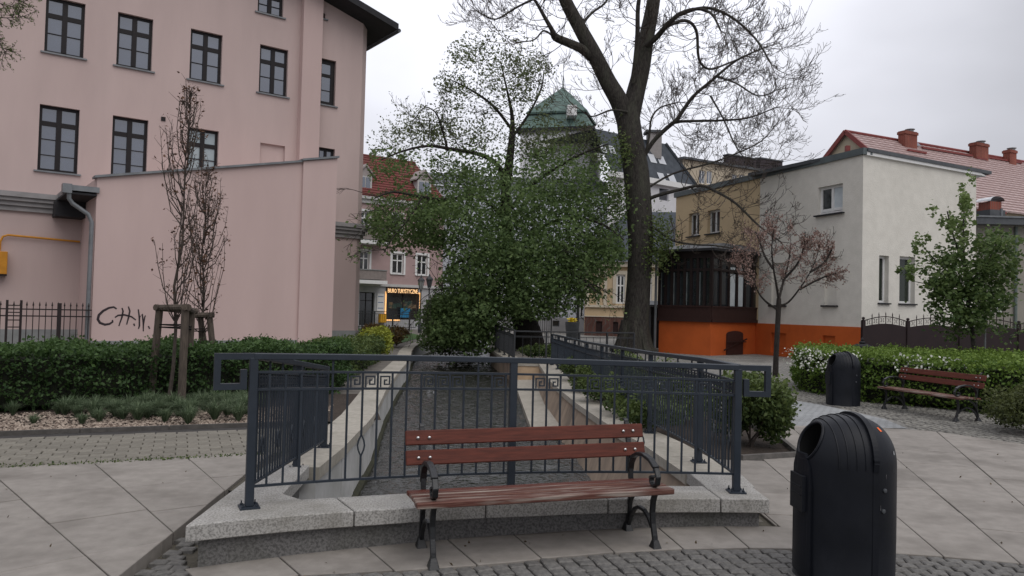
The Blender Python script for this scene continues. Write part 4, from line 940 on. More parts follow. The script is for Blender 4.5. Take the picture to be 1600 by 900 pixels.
# gable above, the chamfered corner, the side wall away from us and the back
cu_ = [-24, att[0], att[1], 0]
for i in range(3): zlo = max(ZC, att[3]) if i == 1 else ZC; m.poly([a(cu_[i], zlo), a(cu_[i+1], zlo), a(cu_[i+1], ZC-cu_[i+1]*RK), a(cu_[i], ZC-cu_[i]*RK)])
m.poly([a(0, 0), a(.30, 0, -.28), a(.30, ZC-.1, -.28), a(0, ZC)]); m.poly([a(.30, 0, -.28), a(.30, 0, -14), a(.30, ZC-.1, -14), a(.30, ZC-.1, -.28)]); m.poly([a(-24, 0), a(-24, ZC+24*RK), a(-24, ZC, -14), a(-24, 0, -14)])
m.build('wall', M_pink, pk)
MB().fbox(PK, niche[0]-.01, niche[1]+.01, niche[2]-.01, niche[3]+.01, -.30, -.12).build('blind_niche', M_pink, pk)
for r in ups+[att]: window(pk, PK, r, (.5,), (.36, .68), .09, .15, sill=M_zinc, thin=(True, False), so=.07, o=-.13)
bk = PK.px(437, 120)[0]
M_gbright = mat('pale_reflection_glass', (.36, .42, .44), (.28, .34, .37), .8, .12, 0, spec=.5)  # bright reflection put into the pane colour, no blind behind it
for r in lows: window(pk, PK, r, (.5,), (.25, .49, .73), .09, .15, sill=M_zinc, thin=(True, True, False), so=.07, o=-.13, gm=M_gbright if r is lows[2] else M_glass)
window(pk, PK, u5, (), (.33, .66), .16, .12, sill=M_zinc, thin=(True, False), so=.07, o=-.13); window(pk, PK, l5, (.5,), (.3, .7), .10, .1, o=-.13)
window(pk, PK, att2, (), (), .05, .05, sill=M_zinc, so=.07, gm=M_glass2, o=-.13)
s0, s1 = PK.px(466, 150)[0], PK.px(496, 150)[0]
MB().fbox(PK, s0, s1, 0, ZC+1.2, -.05, .32).build('chimney_breast', M_pink2, pk)
MB().fbox(PK, -24, .02, 0, .66, 0, .06).build('plinth', M_plinth, pk)
m = MB(); zc0 = PK.px(50, 311)[1]
for dz, dz2, oo in ((0, .16, .34), (-.12, 0, .27), (-.26, -.12, .18), (-.42, -.26, .10)): m.fbox(PK, -24, .05, zc0+dz, zc0+dz2, 0, oo)
m.build('cornice', mat('grey_cornice', (.30, .285, .285), (.24, .23, .23), 3, .85, .2), pk)
# cornice turning round the chamfered corner
CF = Facade(PK.pt(0, 0)[:2], (Vector(PK.pt(.30, 0, -.28))-Vector(PK.pt(0, 0)))[:2]); m = MB()
for dz, dz2, oo in ((0, .16, .34), (-.12, 0, .27), (-.26, -.12, .18), (-.42, -.26, .10)): m.fbox(CF, .03, .43, zc0+dz-.003, zc0+dz2-.003, 0, oo-.003)
m.fbox(CF, .01, .42, 0, .655, 0, .055); m.build('cornice', MATS['grey_cornice'], pk)
m = MB(); ov, oe = .95, 1.05                       # roof: rake overhang to the front, eave overhang to the side
def rf(s, o, dz): return a(s, ZC+.05-RK*s+dz, o)
m.hexa([rf(-24, ov, 0), rf(oe, ov, 0), rf(oe, -15, 0), rf(-24, -15, 0), rf(-24, ov, .16), rf(oe, ov, .16), rf(oe, -15, .16), rf(-24, -15, .16)]); m.build('roof', M_soffit, pk)
m = MB(); m.hexa([rf(-24, ov+.01, -.02), rf(oe+.02, ov+.01, -.02), rf(oe+.02, ov+.06, -.02), rf(-24, ov+.06, -.02), rf(-24, ov+.01, .24), rf(oe+.02, ov+.01, .24), rf(oe+.02, ov+.06, .24), rf(-24, ov+.06, .24)]); m.build('verge_board', M_soffit, pk)
MB().tube([rf(oe+.09, ov, .02), rf(oe+.09, -15, .02)], .08, 8).build('gutter', M_zincd, pk)
vz = PK.px(255, 186); MB().fbox(PK, vz[0]-.07, vz[0]+.07, vz[1]-.07, vz[1]+.07, 0, .03).build('vent', M_frame, pk)
d_ = PK.px(519, 425); MB().fbox(PK, d_[0]-.10, d_[0]+.04, d_[1]-.8, d_[1]+.8, -.02, .012).build('slit_window', mat('brown_slit', (.09, .055, .05)), pk)
d_ = PK.px(521, 290); MB().fbox(PK, d_[0]-.03, d_[0]+.03, d_[1]-1.05, d_[1]+.95, 0, .05).build('downpipe', M_zincd, pk)
# ---------------------------------------------------------------- pink lean-to with the graffiti
AN = Facade((-12.48, 22.88), (.8, .6)); LA = AN.px(520, 400)[0]; zl_, zr_ = AN.px(147, 277)[1], AN.px(520, 249)[1]; ps = AN.px(468, 400)[0]
an = thing('lean_to_building', 'windowless pink rendered annex with slanting sheet capping and spray painted letters', 'annex', AN.pt(3, 0))
A = AN.pt; zat = lambda s: lerp(zl_, zr_, s/LA)
m = MB(); m.poly([A(0, 0), A(LA, 0), A(LA, zr_), A(0, zl_)]); m.poly([A(0, 0, -2.85), A(0, 0), A(0, zl_), A(0, zl_, -2.85)]); m.poly([A(LA, 0), A(LA, 0, -2.85), A(LA, zr_, -2.85), A(LA, zr_)]); m.poly([A(0, zl_), A(LA, zr_), A(LA, zr_, -2.85), A(0, zl_, -2.85)]); m.build('wall', M_pink2, an)
m = MB(); m.hexa([A(ps, 0, .10), A(LA+.02, 0, .10), A(LA+.02, 0, 0), A(ps, 0, 0), A(ps, zat(ps)+.03, .10), A(LA+.02, zr_+.03, .10), A(LA+.02, zr_+.03, 0), A(ps, zat(ps)+.03, 0)]); m.build('pilaster', M_pink2, an)
for s_a, s_b, oo, up_ in ((-.08, ps-.02, .10, 0), (ps-.06, LA+.06, .18, .045)):
    m = MB(); m.hexa([A(s_a, zat(s_a)+up_, oo), A(s_b, zat(s_b)+up_, oo), A(s_b, zat(s_b)+up_, -.4), A(s_a, zat(s_a)+up_, -.4), A(s_a, zat(s_a)+up_+.07, oo), A(s_b, zat(s_b)+up_+.07, oo), A(s_b, zat(s_b)+up_+.07, -.4), A(s_a, zat(s_a)+up_+.07, -.4)]); m.build('capping', M_zinc, an)
MB().fbox(AN, -.01, LA+.03, 0, .42, -.2, .04).build('plinth', M_plinth, an)
m = MB(); m.fbox(AN, -.74, .06, zl_-.46, zl_-.30, -2.85, .08); m.build('eaves_sheet', M_zinc, an); m = MB(); m.fbox(AN, -.80, .0, zl_-.56, zl_-.503, -2.85, .04); m.fbox(AN, -.84, -.01, zl_-1.05, zl_-.56, -2.8, -2.0); m.build('soffit', M_soffit, an)
g0 = AN.px(108, 297); P = [A(*AN.px(109, 303), .05), A(*AN.px(110, 316), .0), A(*AN.px(116, 324), -.1), A(*AN.px(141, 338), -.25), A(*AN.px(146, 350), -.3)]; P = [A(-.72, zl_-.42, .05), A(-.72, zl_-.70, .02), A(-.62, zl_-.84, 0), A(-.20, zl_-1.12, .0), A(-.10, zl_-1.35, .0), A(-.115, .2, 0)]
MB().tube(P, .065, 10).build('downpipe', M_zinc, an, smooth=True); MB().fbox(AN, -.90, -.66, zl_-.55, zl_-.28, -.2, .14).build('gutter_head', M_zinc, an)
# sprayed letters
def stroke(px_pts, w=.05): 
    m = MB(); q = [AN.px(*p) for p in px_pts]
    for i in range(len(q)):
        pass
    L, Rr = [], []
    for i, p in enumerate(q):
        p0, p1 = q[max(i-1, 0)], q[min(i+1, len(q)-1)]; dx, dz = p1[0]-p0[0], p1[1]-p0[1]; n_ = math.hypot(dx, dz); ww = w*(.55+.45*math.sin(math.pi*min(1, (i+.6)/(len(q)))))
        L.append((p[0]-dz/n_*ww/2, p[1]+dx/n_*ww/2)); Rr.append((p[0]+dz/n_*ww/2, p[1]-dx/n_*ww/2))
    for i in range(len(q)-1): m.poly([A(*Rr[i], .004), A(*Rr[i+1], .004), A(*L[i+1], .004), A(*L[i], .004)])
    return m.build('graffiti_stroke', M_spray, an)
zx = lambda pts: [(x/3.6, 290+y/3.6) for x, y in pts]
stroke(zx([(656, 694), (640, 683), (612, 688), (580, 705), (556, 728), (550, 752), (562, 772), (590, 782), (616, 778), (634, 766), (632, 756)]), .075)
stroke(zx([(686, 688), (692, 706), (686, 740), (668, 790)]), .05); stroke(zx([(722, 680), (730, 706), (722, 745), (712, 782)]), .05); stroke(zx([(646, 742), (664, 730), (700, 727), (740, 738), (764, 756)]), .055)
stroke(zx([(752, 776), (757, 790)]), .05); stroke(zx([(778, 696), (784, 745), (784, 790), (778, 806)]), .05); stroke(zx([(784, 745), (800, 722), (806, 770), (806, 820)]), .05); stroke(zx([(806, 790), (814, 740), (818, 730)]), .04); stroke(zx([(834, 790), (842, 806)]), .05)
# ---------------------------------------------------------------- iron fence, gas pipe and cabinet
ff = Facade(A(-.02, 0, .12)[:2], (.8, .6)); fe = thing('iron_fence', 'dark wrought iron fence with spear points beside the pink annex', 'fence', ff.pt(-2, 0))
M_firon = mat('brown_black_iron', (.022, .015, .015), (.016, .011, .011), 8, .6)
zs_ = ff.px(70, 472)[1]; zr1, zr2 = ff.px(70, 483.5)[1], ff.px(70, 494)[1]
for z in (zr1, zr2, .25): MB().fbox(ff, -4.4, 0, z-.018, z+.018, -.012, .012).build('rail', M_firon, fe)
s = -.09
while s > -4.3:
    m = MB(); m.fbox(ff, s-.011, s+.011, .12, zs_-.12, -.009, .014); c = ff.pt(s, zs_-.12, .0); m.lathe([(.010, 0), (.028, .025), (.004, .13)], c, 6); m.build('bar', M_firon, fe); s -= .155
for px_ in (93,): s = ff.px(px_, 480)[0]; MB().fbox(ff, s-.05, s+.05, 0, zs_-.02, -.05, .05).build('post', M_firon, fe)
for px_ in (11, 33): s = ff.px(px_, 480)[0]; MB().fbox(ff, s-.03, s+.03, 0, zs_+.04, -.03, .035).build('post', M_firon, fe)
for py in (477, 488, 500, 511): z = ff.px(20, py)[1]; a0, a1 = ff.px(12, py)[0], ff.px(32, py)[0]; MB().fbox(ff, a0, a1, z-.015, z+.015, -.02, .02).build('rail', M_firon, fe)
gp = thing('gas_cabinet', 'yellow gas cabinet with a thin yellow pipe on the pink wall', 'gas cabinet', PK.pt(PK.px(5, 410)[0], 0))
x0, z0 = PK.px(-14, 428); x1, z1_ = PK.px(11, 394); MB().fbox(PK, x0, x1, z0, z1_, .02, .35).build('cabinet', M_rust, gp, bevel=.01); MB().fbox(PK, x0, x1+.0, z0-.05, z0, .02, .33).build('shelf', M_firon, gp)
pt_ = [PK.pt(*PK.px(-1, 392), .1), PK.pt(*PK.px(0, 378), .1), PK.pt(*PK.px(4, 370), .1), PK.pt(*PK.px(12, 367.5), .1), PK.pt(*PK.px(124, 378), .1)]
MB().tube(pt_, .032, 8).build('pipe', M_rust, gp, smooth=True)
# ---------------------------------------------------------------- pink corner house with the lit travel shop
TO = Facade(D(560, 513, 56.0)[:2], (.8, .6)); T = TO.pt
tp = thing('shop_house', 'pink corner house with red tiled roof, balconies and lit shop window', 'building', T(2, 0))
LT = TO.px(692, 400)[0]; ze = TO.px(575, 306)[1]; zr_top = TO.px(600, 237)[1]
wn_ = [rect(TO, (562, 355), (578, 328)), rect(TO, (614, 367), (628.5, 336)), rect(TO, (652, 372), (667, 343)), rect(TO, (560, 423), (577.5, 391)), rect(TO, (612, 428), (631, 396)), rect(TO, (651, 431), (668, 402))]
for rr in ((0, 1, 2), (3, 4, 5)):
    zt_ = sum(wn_[k][3] for k in rr)/3; zb_ = sum(wn_[k][2] for k in rr)/3
    for k in rr: wn_[k] = (wn_[k][0], wn_[k][1], zb_, zt_)
zg = TO.px(600, 446)[1]
M_pink3 = mat('old_pink_render', (.42, .30, .29), (.36, .26, .25), .7, .9, .2, 60)
wall('wall', TO, -10, LT, zg, ze, wn_, M_pink3, tp, .15); dr = rect(TO, (560.5, 508), (585.5, 457)); sh_ = rect(TO, (602.5, 499), (655.5, 459.5))
wall('wall', TO, -10, LT, 0, zg, [dr, sh_], mat('shopfront_white', (.42, .42, .43), (.35, .35, .36), 2, .8), tp, .25)
m = MB(); m.poly([T(LT, 0), T(LT, 0, -11), T(LT, ze, -11), T(LT, ze)]); m.poly([T(-10, 0, -11), T(-10, 0), T(-10, ze), T(-10, ze, -11)]); m.build('wall', M_pink3, tp)
for r in wn_: window(tp, TO, r, (.5,), (.66,), .10, .09, fm=M_white, gm=M_glass2, o=-.10, sill=M_white, sd=.12, so=.10)
for r in wn_: m = MB(); m.fbox(TO, r[0]-.16, r[0], r[2], r[3]+.16, -.01, .03); m.fbox(TO, r[1], r[1]+.16, r[2], r[3]+.16, -.01, .03); m.fbox(TO, r[0], r[1], r[3], r[3]+.16, -.01, .03); m.build('window_surround', M_white, tp)
m = MB(); m.fbox(TO, -10, LT+.1, zg-.08, zg+.12, 0, .14); m.fbox(TO, -10, LT+.2, ze-.55, ze-.25, 0, .16); m.fbox(TO, -10, LT+.3, ze-.25, ze+.02, 0, .34); m.build('cornice', mat('pale_cornice', (.52, .51, .50)), tp)
for lb, rt in (((556, 443), (594, 424)), ((556, 381), (595.5, 361))):
    a_, b_, c_, d_ = rect(TO, lb, rt); b = MB().fbox(TO, a_-1.6, b_, c_+.32, d_, 0, 1.05).build('balcony', mat('balcony_render', (.26, .225, .21), (.21, .18, .17)), tp); MB().fbox(TO, a_-1.6, b_+.05, c_, c_+.26, 0, 1.12).build('balcony_slab', M_white, b); MB().fbox(TO, a_-1.6, b_+.04, d_, d_+.06, 0, 1.1).build('balcony_coping', M_plinth, b)
window(tp, TO, dr, (.5,), (.75,), .06, .05, fm=M_frame, gm=M_glass2, o=-.2)
sw = window(tp, TO, sh_, (.52,), (), .05, .12, fm=M_frame, gm=M_glass2, o=-.12)
lamp = mat('warm_light_strip', (1, .6, .3), (1, .6, .3), emit=((1, .50, .16), .85)); m = MB(); a_, b_, c_, d_ = sh_; t_ = .10; m.fbox(TO, a_-t_, a_, c_, d_+t_, 0, .05); m.fbox(TO, b_, b_+t_, lerp(c_, d_, .4), d_+t_, 0, .05); m.fbox(TO, a_, lerp(a_, b_, .48), d_, d_+t_, 0, .05); m.fbox(TO, lerp(a_, b_, .54), b_, d_, d_+t_, 0, .05); m.fbox(TO, a_-t_, lerp(a_, b_, .42), c_-t_, c_, 0, .05); m.build('light_frame', lamp, tp)
# things seen in the shop window
m = MB(); 
for i in range(7): x = lerp(a_, b_, .1+i*.12); m.fbox(TO, x, x+.32, lerp(c_, d_, R.uniform(.35, .5)), lerp(c_, d_, R.uniform(.55, .75)), -.145, -.135)
m.build('poster', mat('window_posters', (.18, .12, .07), (.03, .06, .05), 1.5, .5, contrast=(.45, .55)), tp)
def text(body, f, s, z, h, o, m, name, parent, width=None):
    cu = bpy.data.curves.new('lettering', 'FONT'); cu.body = body; cu.size = h*1.38; cu.extrude = .012; cu.resolution_u = 2; tmp = bpy.data.objects.new('lettering', cu); COL.objects.link(tmp)
    dg = bpy.context.evaluated_depsgraph_get(); me = bpy.data.meshes.new_from_object(tmp.evaluated_get(dg)); bpy.data.objects.remove(tmp)
    xs = [v.co.x for v in me.vertices]; w0 = max(xs)-min(xs); k = (width/w0) if width else 1; off = base_of(parent)
    for v in me.vertices: q = Vector(f.pt(s+(v.co.x-min(xs))*k, z+v.co.y, o+v.co.z)) - off; v.co = q
    return link(name, me, m, parent)
sg = rect(TO, (603, 458.5), (652.5, 450.5)); sb_ = MB().fbox(TO, sg[0], sg[1], sg[2], sg[3], .02, .14).build('sign_board', mat('sign_dark', (.05, .03, .02)), tp)
text('BIURO TURYSTYCZNE', TO, sg[0]+.08, sg[2]+.07, (sg[3]-sg[2])*.66, .155, mat('sign_letters', (1, .7, .4), (1, .7, .4), emit=((1, .58, .25), .9)), 'lettering', sb_, sg[1]-sg[0]-.16)
nb = rect(TO, (588.5, 486), (600, 459)); q = MB().fbox(TO, nb[0], nb[1], nb[2], nb[3], .02, .05).build('notice_board', M_white, tp)
m = MB()
for i in range(3): z = lerp(nb[2], nb[3], .15+i*.33); m.fbox(TO, nb[0]+.06, nb[1]-.06, z, z+.05, .05, .054)
m.build('blue_print', mat('blue_print', (.05, .13, .30)), q)
mbx = rect(TO, (591, 504), (601, 491)); MB().fbox(TO, mbx[0], mbx[1], mbx[2], mbx[3], .02, .35).build('letter_box', mat('yellow_box', (.62, .32, .02)), tp, bevel=.02)
bp = rect(TO, (625, 496), (640, 482)); MB().fbox(TO, bp[0], bp[1], bp[2], bp[3], .02, .06).build('poster', mat('blue_poster', (.03, .22, .42), (.02, .15, .3), 3), tp)
m = MB(); ds = rect(TO, (557, 513.5), (590, 508)); m.fbox(TO, ds[0], ds[1], 0, ds[2]+.25, 0, .5); m.build('step', M_plinth, tp)
# red roof in courses of tiles, hipped at the far end
M_rtile = mat('red_roof_tile', (.175, .052, .045), (.125, .038, .034), 3, .85, .4, 30, col3=(.12, .06, .05), scale3=.4, amt3=.5)
m = MB(); n = 16; dp = 2.7
for i in range(n):
    t0, t1 = i/n, (i+1)/n
    sA, sB = LT+.25-t0*1.7, LT+.25-t1*1.7; oA, oB = .35-t0*dp, .35-t1*dp; zA, zB = lerp(ze, zr_top, t0), lerp(ze, zr_top, t1)
    m.poly([T(-10, zA+.07, oA+.03), T(sA, zA+.07, oA+.03), T(sB, zB+.01, oB), T(-10, zB+.01, oB)]); m.poly([T(-10, zA-.05, oA), T(sA, zA-.05, oA), T(sA, zA+.07, oA+.03), T(-10, zA+.07, oA+.03)])
    m.poly([T(sA, zA+.05, oA), T(sA, zA+.05, -9), T(sB, zB, -9), T(sB, zB, oB)])
m.build('roof', M_rtile, tp)
MB().tube([T(-10, zr_top, .35-dp), T(LT-1.4, zr_top, .35-dp)], .12, 8).build('ridge', M_rtile, tp)
for lb, rt in (((561, 300), (582.5, 276)), ((653, 306), (675, 284))):
    a_, b_, c_, d_ = rect(TO, lb, rt); mid = (a_+b_)/2; dm = MB(); dm.fbox(TO, a_, b_, c_, d_, -2.4, -.1); db = dm.build('dormer', mat('dormer_white', (.5, .49, .48)), tp)
    m = MB(); m.hexa([T(a_-.2, d_-.02, -2.5), T(mid, d_+.75, -2.5), T(mid, d_+.75, 0), T(a_-.2, d_-.02, 0), T(a_-.2, d_+.1, -2.5), T(mid, d_+.9, -2.5), T(mid, d_+.9, 0), T(a_-.2, d_+.1, 0)]); m.hexa([T(mid, d_+.75, -2.5), T(b_+.2, d_-.02, -2.5), T(b_+.2, d_-.02, 0), T(mid, d_+.75, 0), T(mid, d_+.9, -2.5), T(b_+.2, d_+.1, -2.5), T(b_+.2, d_+.1, 0), T(mid, d_+.9, 0)]); m.poly([T(a_, d_, -.1), T(b_, d_, -.1), T(mid, d_+.75, -.1)]); m.build('dormer_roof', M_rtile if False else mat('dormer_trim', (.34, .30, .29)), db)
    MB().fbox(TO, a_+.15, mid-.04, c_+.2, d_-.1, -.1, -.07).build('pane', M_glass, db); MB().fbox(TO, mid+.04, b_-.15, c_+.2, d_-.1, -.1, -.07).build('pane', M_glass, db)
ch = TO.px(574, 233); MB().fbox(TO, ch[0]-.12, ch[0]+.15, zr_top-.6, TO.px(574, 221)[1], -2.8, -2.4).build('chimney', M_zincd, tp)
# ---------------------------------------------------------------- pale street house and the towered building behind the trees
WB = Facade(D(742, 517, 62)[:2], (.985, .17)); wb = thing('pale_street_house', 'pale blue white street house behind the leafy tree', 'building', WB.pt(4, 0)); LW = WB.px(916, 480)[0]
rs = [rect(WB, (859, 493), (875, 452)), rect(WB, (901, 496), (913, 455)), rect(WB, (815, 490), (830, 452)), rect(WB, (770, 488), (785, 450))]; bs = [rect(WB, (863, 510), (874, 501)), rect(WB, (820, 509), (832, 500))]
M_pale = mat('pale_blue_render', (.56, .59, .64), (.50, .53, .58), 1.2, .9); zb0 = WB.px(880, 497)[1]
wall('wall', WB, -6, LW+3, zb0, 11.5, rs, M_pale, wb, .2); wall('base', WB, -6, LW+3, 0, zb0, bs, mat('grey_base_render', (.30, .30, .31), (.25, .25, .26), 1.5), wb, .2, o=.06)
for r in rs: window(wb, WB, r, (.5,), (.6,), .09, .08, fm=M_white, gm=M_glass2, o=-.1, sill=M_zincd)
for r in bs: window(wb, WB, r, (), (), .08, .08, fm=M_zincd, gm=M_glass2, o=-.05)
m = MB(); m.poly([WB.pt(-6, 11.5, .3), WB.pt(LW+3, 11.5, .3), WB.pt(LW+3, 13.2, -4), WB.pt(-6, 13.2, -4)]); m.build('roof', M_zincd, wb)
TWc = D(876, 300, 74); tw = thing('tower_building', 'white tower with green copper tent roof seen above the leafy tree', 'tower', (TWc.x, TWc.y, 0))
M_cop = mat('green_copper', (.115, .18, .158), (.075, .12, .105), 1.2, .6, .2, 20, stretch=(3, 3, .5), col3=(.06, .085, .075), scale3=.5, amt3=.6); M_wtow = mat('tower_white', (.80, .80, .81), (.7, .7, .71), 1, .9)
def ringq(h, z, rot=.52, c=TWc): return [(c.x+h*math.sqrt(2)*math.cos(rot+k*math.pi/2), c.y+h*math.sqrt(2)*math.sin(rot+k*math.pi/2), z) for k in range(4)]
def shellq(rs_, name, m, par):
    b = MB()
    for i in range(len(rs_)): b.v += ringq(*rs_[i])
    for i in range(len(rs_)-1):
        for k in range(4): b.f.append((4*i+k, 4*i+(k+1) % 4, 4*i+4+(k+1) % 4, 4*i+4+k))
    o = 4*(len(rs_)-1); b.f.append((o, o+1, o+2, o+3)); return b.build(name, m, par)
zE = D(950, 202, 74).z-.9; zB1 = D(935, 171, 74).z-1.0; zA = D(876, 138, 74).z
shellq([(3.3, 0), (3.3, zE)], 'wall', M_wtow, tw); shellq([(3.62, zE-.25), (3.66, zE), (3.66, zE+.15)], 'eaves', M_soffit, tw)
shellq([(3.68, zE+.15), (3.1, zE+.75), (2.65, zB1-.1)], 'lower_roof', M_cop, tw); shellq([(2.86, zB1-.15), (2.9, zB1+.02), (.12, zA)], 'upper_roof', M_cop, tw); MB().tube([(TWc.x, TWc.y, zA-.2), (TWc.x, TWc.y, zA+1.3)], [.09, .03], 6).build('finial', M_cop, tw)
p_ = D(894, 172, 69.6); MB().box(p_.x-.42, p_.x+.42, p_.y-.1, p_.y+1.6, p_.z-.5, p_.z+.45).build('roof_window', M_white, tw)
MN = Facade(D(930, 300, 62)[:2], (.8, .6)); mn = thing('mansard_building', 'white building with dark slate mansard roof and skylights behind the bare tree', 'building', MN.pt(3, 0)); LM = MN.px(1081, 285)[0]; zw = MN.px(1060, 287)[1]; zm = MN.px(1000, 222)[1]+.9; SM0 = MN.px(950, 285)[0]
wall('wall', MN, SM0, LM, 0, zw, [rect(MN, (1030, 312), (1045, 296))], mat('mansard_white', (.66, .66, .68), (.58, .58, .6), 1, .9), mn, .2); m = MB(); m.poly([MN.pt(LM, 0), MN.pt(LM, 0, -10), MN.pt(LM, zw, -10), MN.pt(LM, zw)]); m.build('wall', MATS['mansard_white'], mn)
M_slate = mat('slate', (.055, .065, .078), (.035, .042, .052), 2, .7, .3, 30)
m = MB(); q = [MN.pt(SM0, zw, .3), MN.pt(LM+.3, zw, .3), MN.pt(LM-1.6, zm, -1.8), MN.pt(SM0, zm, -1.8)]; m.poly(q); m.poly([q[1], MN.pt(LM+.3, zw, -10), MN.pt(LM-1.6, zm, -9), q[2]]); m.poly([q[3], q[2], MN.pt(LM-1.6, zm, -9), MN.pt(SM0, zm, -9)]); m.build('roof', M_slate, mn)
MB().fbox(MN, SM0, LM+.4, zw-.45, zw, 0, .45).build('cornice', M_white, mn)
hip = [MN.pt(LM+.36, zw, .34), MN.pt(LM-1.55, zm+.04, -1.78)]; MB().bar(hip[0], hip[1], .35, .2).build('hip_ridge', M_slate, mn)
def onroof(px, py): return MN.px(px, py)
for (x0, y0, x1, y1) in ((948, 236, 957, 224), (962, 238, 971, 226), (1024, 252, 1034, 239), (1038, 254, 1049, 242), (1026, 283, 1036, 271), (1042, 285, 1053, 273)):
    a_, c_ = MN.px(x0, y0); b_, d_ = MN.px(x1, y1); f0 = lambda z: .3-2.1*(z-zw)/(zm-zw)+.06
    MB().poly([MN.pt(a_, c_, f0(c_)), MN.pt(b_, c_, f0(c_)), MN.pt(b_, d_, f0(d_)), MN.pt(a_, d_, f0(d_))]).build('skylight', mat('skylight_glass', (.5, .52, .55), (.45, .47, .5), 1, .1, spec=.5), mn)
cp = D(1022, 214, 68); MB().box(cp.x-.6, cp.x+.6, cp.y-.5, cp.y+.6, cp.z-2, cp.z+.3).build('chimney', mat('chimney_render', (.30, .28, .27)), mn)
MB().box(cp.x-.85, cp.x+.85, cp.y-.65, cp.y+.75, cp.z+.3, cp.z+.5).build('chimney_cap', M_zincd, mn)
CB = Facade(D(1066, 300, 78)[:2], (.86, .5)); cbd = thing('cream_building', 'cream apartment building with long dark chimneys behind the low house', 'building', CB.pt(4, 0)); LC = CB.px(1232, 270)[0]; zc1 = CB.px(1150, 262)[1]
rs = [rect(CB, (1092, 286), (1102, 267)), rect(CB, (1104, 287), (1113, 268)), rect(CB, (1144, 291), (1152, 273)), rect(CB, (1155, 292), (1164, 274))]; zq = (min(r[2] for r in rs), max(r[3] for r in rs)); 
wall('wall', CB, 0, LC, 0, zc1, rs, mat('cream_render', (.50, .43, .33), (.44, .38, .29), 1, .9), cbd, .2)
for r in rs: window(cbd, CB, r, (.5,), (), .09, .08, fm=M_white, gm=M_glass, o=-.1)
m = MB(); m.fbox(CB, -.2, LC+.5, zc1, zc1+.22, -2.4, .4); m.build('roof', M_zincd, cbd)
for lb, rt in (((1140, 265), (1184, 249)), ((1190, 268), (1225, 253))):
    a_, b_, c_, d_ = rect(CB, lb, rt); b = MB().fbox(CB, a_, b_, zc1+.2, d_, -.9, -.2).build('chimney', M_frame if False else mat('dark_brick', (.05, .04, .045)), cbd); MB().fbox(CB, a_-.06, b_+.06, d_, d_+.14, -.98, -.12).build('chimney_cap', M_zincd, b)
    m = MB()
    for i in range(4): x = lerp(a_, b_, .55+.1*i); m.fbox(CB, x, x+.16, d_-.75, d_-.4, -.21, -.18)
    tag(m.build('flue_openings', M_black, b), kind='stuff')
# ---------------------------------------------------------------- yellow house with brick base
YB = Facade(D(913, 523, 53)[:2], (.995, -.09)); yb = thing('yellow_house', 'cream yellow house with brick base behind the big trunk', 'building', YB.pt(2, 0)); LY = YB.px(1062, 480)[0]; zy = YB.px(965, 409)[1]; zk_ = YB.px(940, 495)[1]; zs1 = YB.px(940, 478)[1]
ws = [rect(YB, (962, 474.5), (977, 429)), rect(YB, (1010, 474.5), (1019, 430)), rect(YB, (1033, 475), (1045, 431))]; ds = [rect(YB, (931, 521), (941, 502)), rect(YB, (957.5, 522), (966, 503))]
M_yel = mat('cream_yellow_render', (.52, .40, .26), (.46, .35, .22), 1.5, .9)
wall('wall', YB, 0, LY, zk_, zy, ws, M_yel, yb, .18)
M_brickb = brickmat('brown_brick', (.13, .055, .042), (.09, .042, .035), (.10, .08, .07), 9, .9, .5, .25, .4)
wall('brick_base', YB, 0, LY, 0, zk_, ds, M_brickb, yb, .2, o=.12)
for r in ws: window(yb, YB, r, (.5,), (.62,), .12, .10, fm=M_white, gm=M_glass2, o=-.06, sill=None)
for r in ds: MB().fbox(YB, r[0], r[1], r[2], r[3], -.1, 0).build('cellar_door', mat('dark_red_door', (.03, .014, .014)), yb)
m = MB(); m.fbox(YB, 0, LY, zs1-.1, zs1+.06, 0, .16); m.fbox(YB, 0, LY, zy-.35, zy, 0, .3); m.fbox(YB, 0, LY, zk_, zk_+.06, 0, .16)
for px_ in (918, 935, 946, 1028): s = YB.px(px_, 450)[0]; m.fbox(YB, s-.12, s+.12, zs1+.07, zy-.36, 0, .07)
for r in ws: m.fbox(YB, r[0]-.22, r[0], r[2], r[3]+.25, 0, .08); m.fbox(YB, r[1], r[1]+.22, r[2], r[3]+.25, 0, .08); m.fbox(YB, r[0], r[1], r[3], r[3]+.25, 0, .08)
m.build('trim', mat('cream_trim', (.56, .50, .40)), yb)
m = MB(); zrf = YB.px(1040, 318)[1]; m.poly([YB.pt(-.4, zy, .5), YB.pt(LY+2, zy, .5), YB.pt(LY+2, zrf, -4.5), YB.pt(3, zrf, -4.5)]); m.poly([YB.pt(-.4, zy, .5), YB.pt(3, zrf, -4.5), YB.pt(-.4, zy, -9)]); m.build('roof', M_slate, yb)
MB().poly([YB.pt(0, 0, 0), YB.pt(0, 0, -9), YB.pt(0, zy, -9), YB.pt(0, zy, 0)][::-1]).build('wall', M_yel, yb)
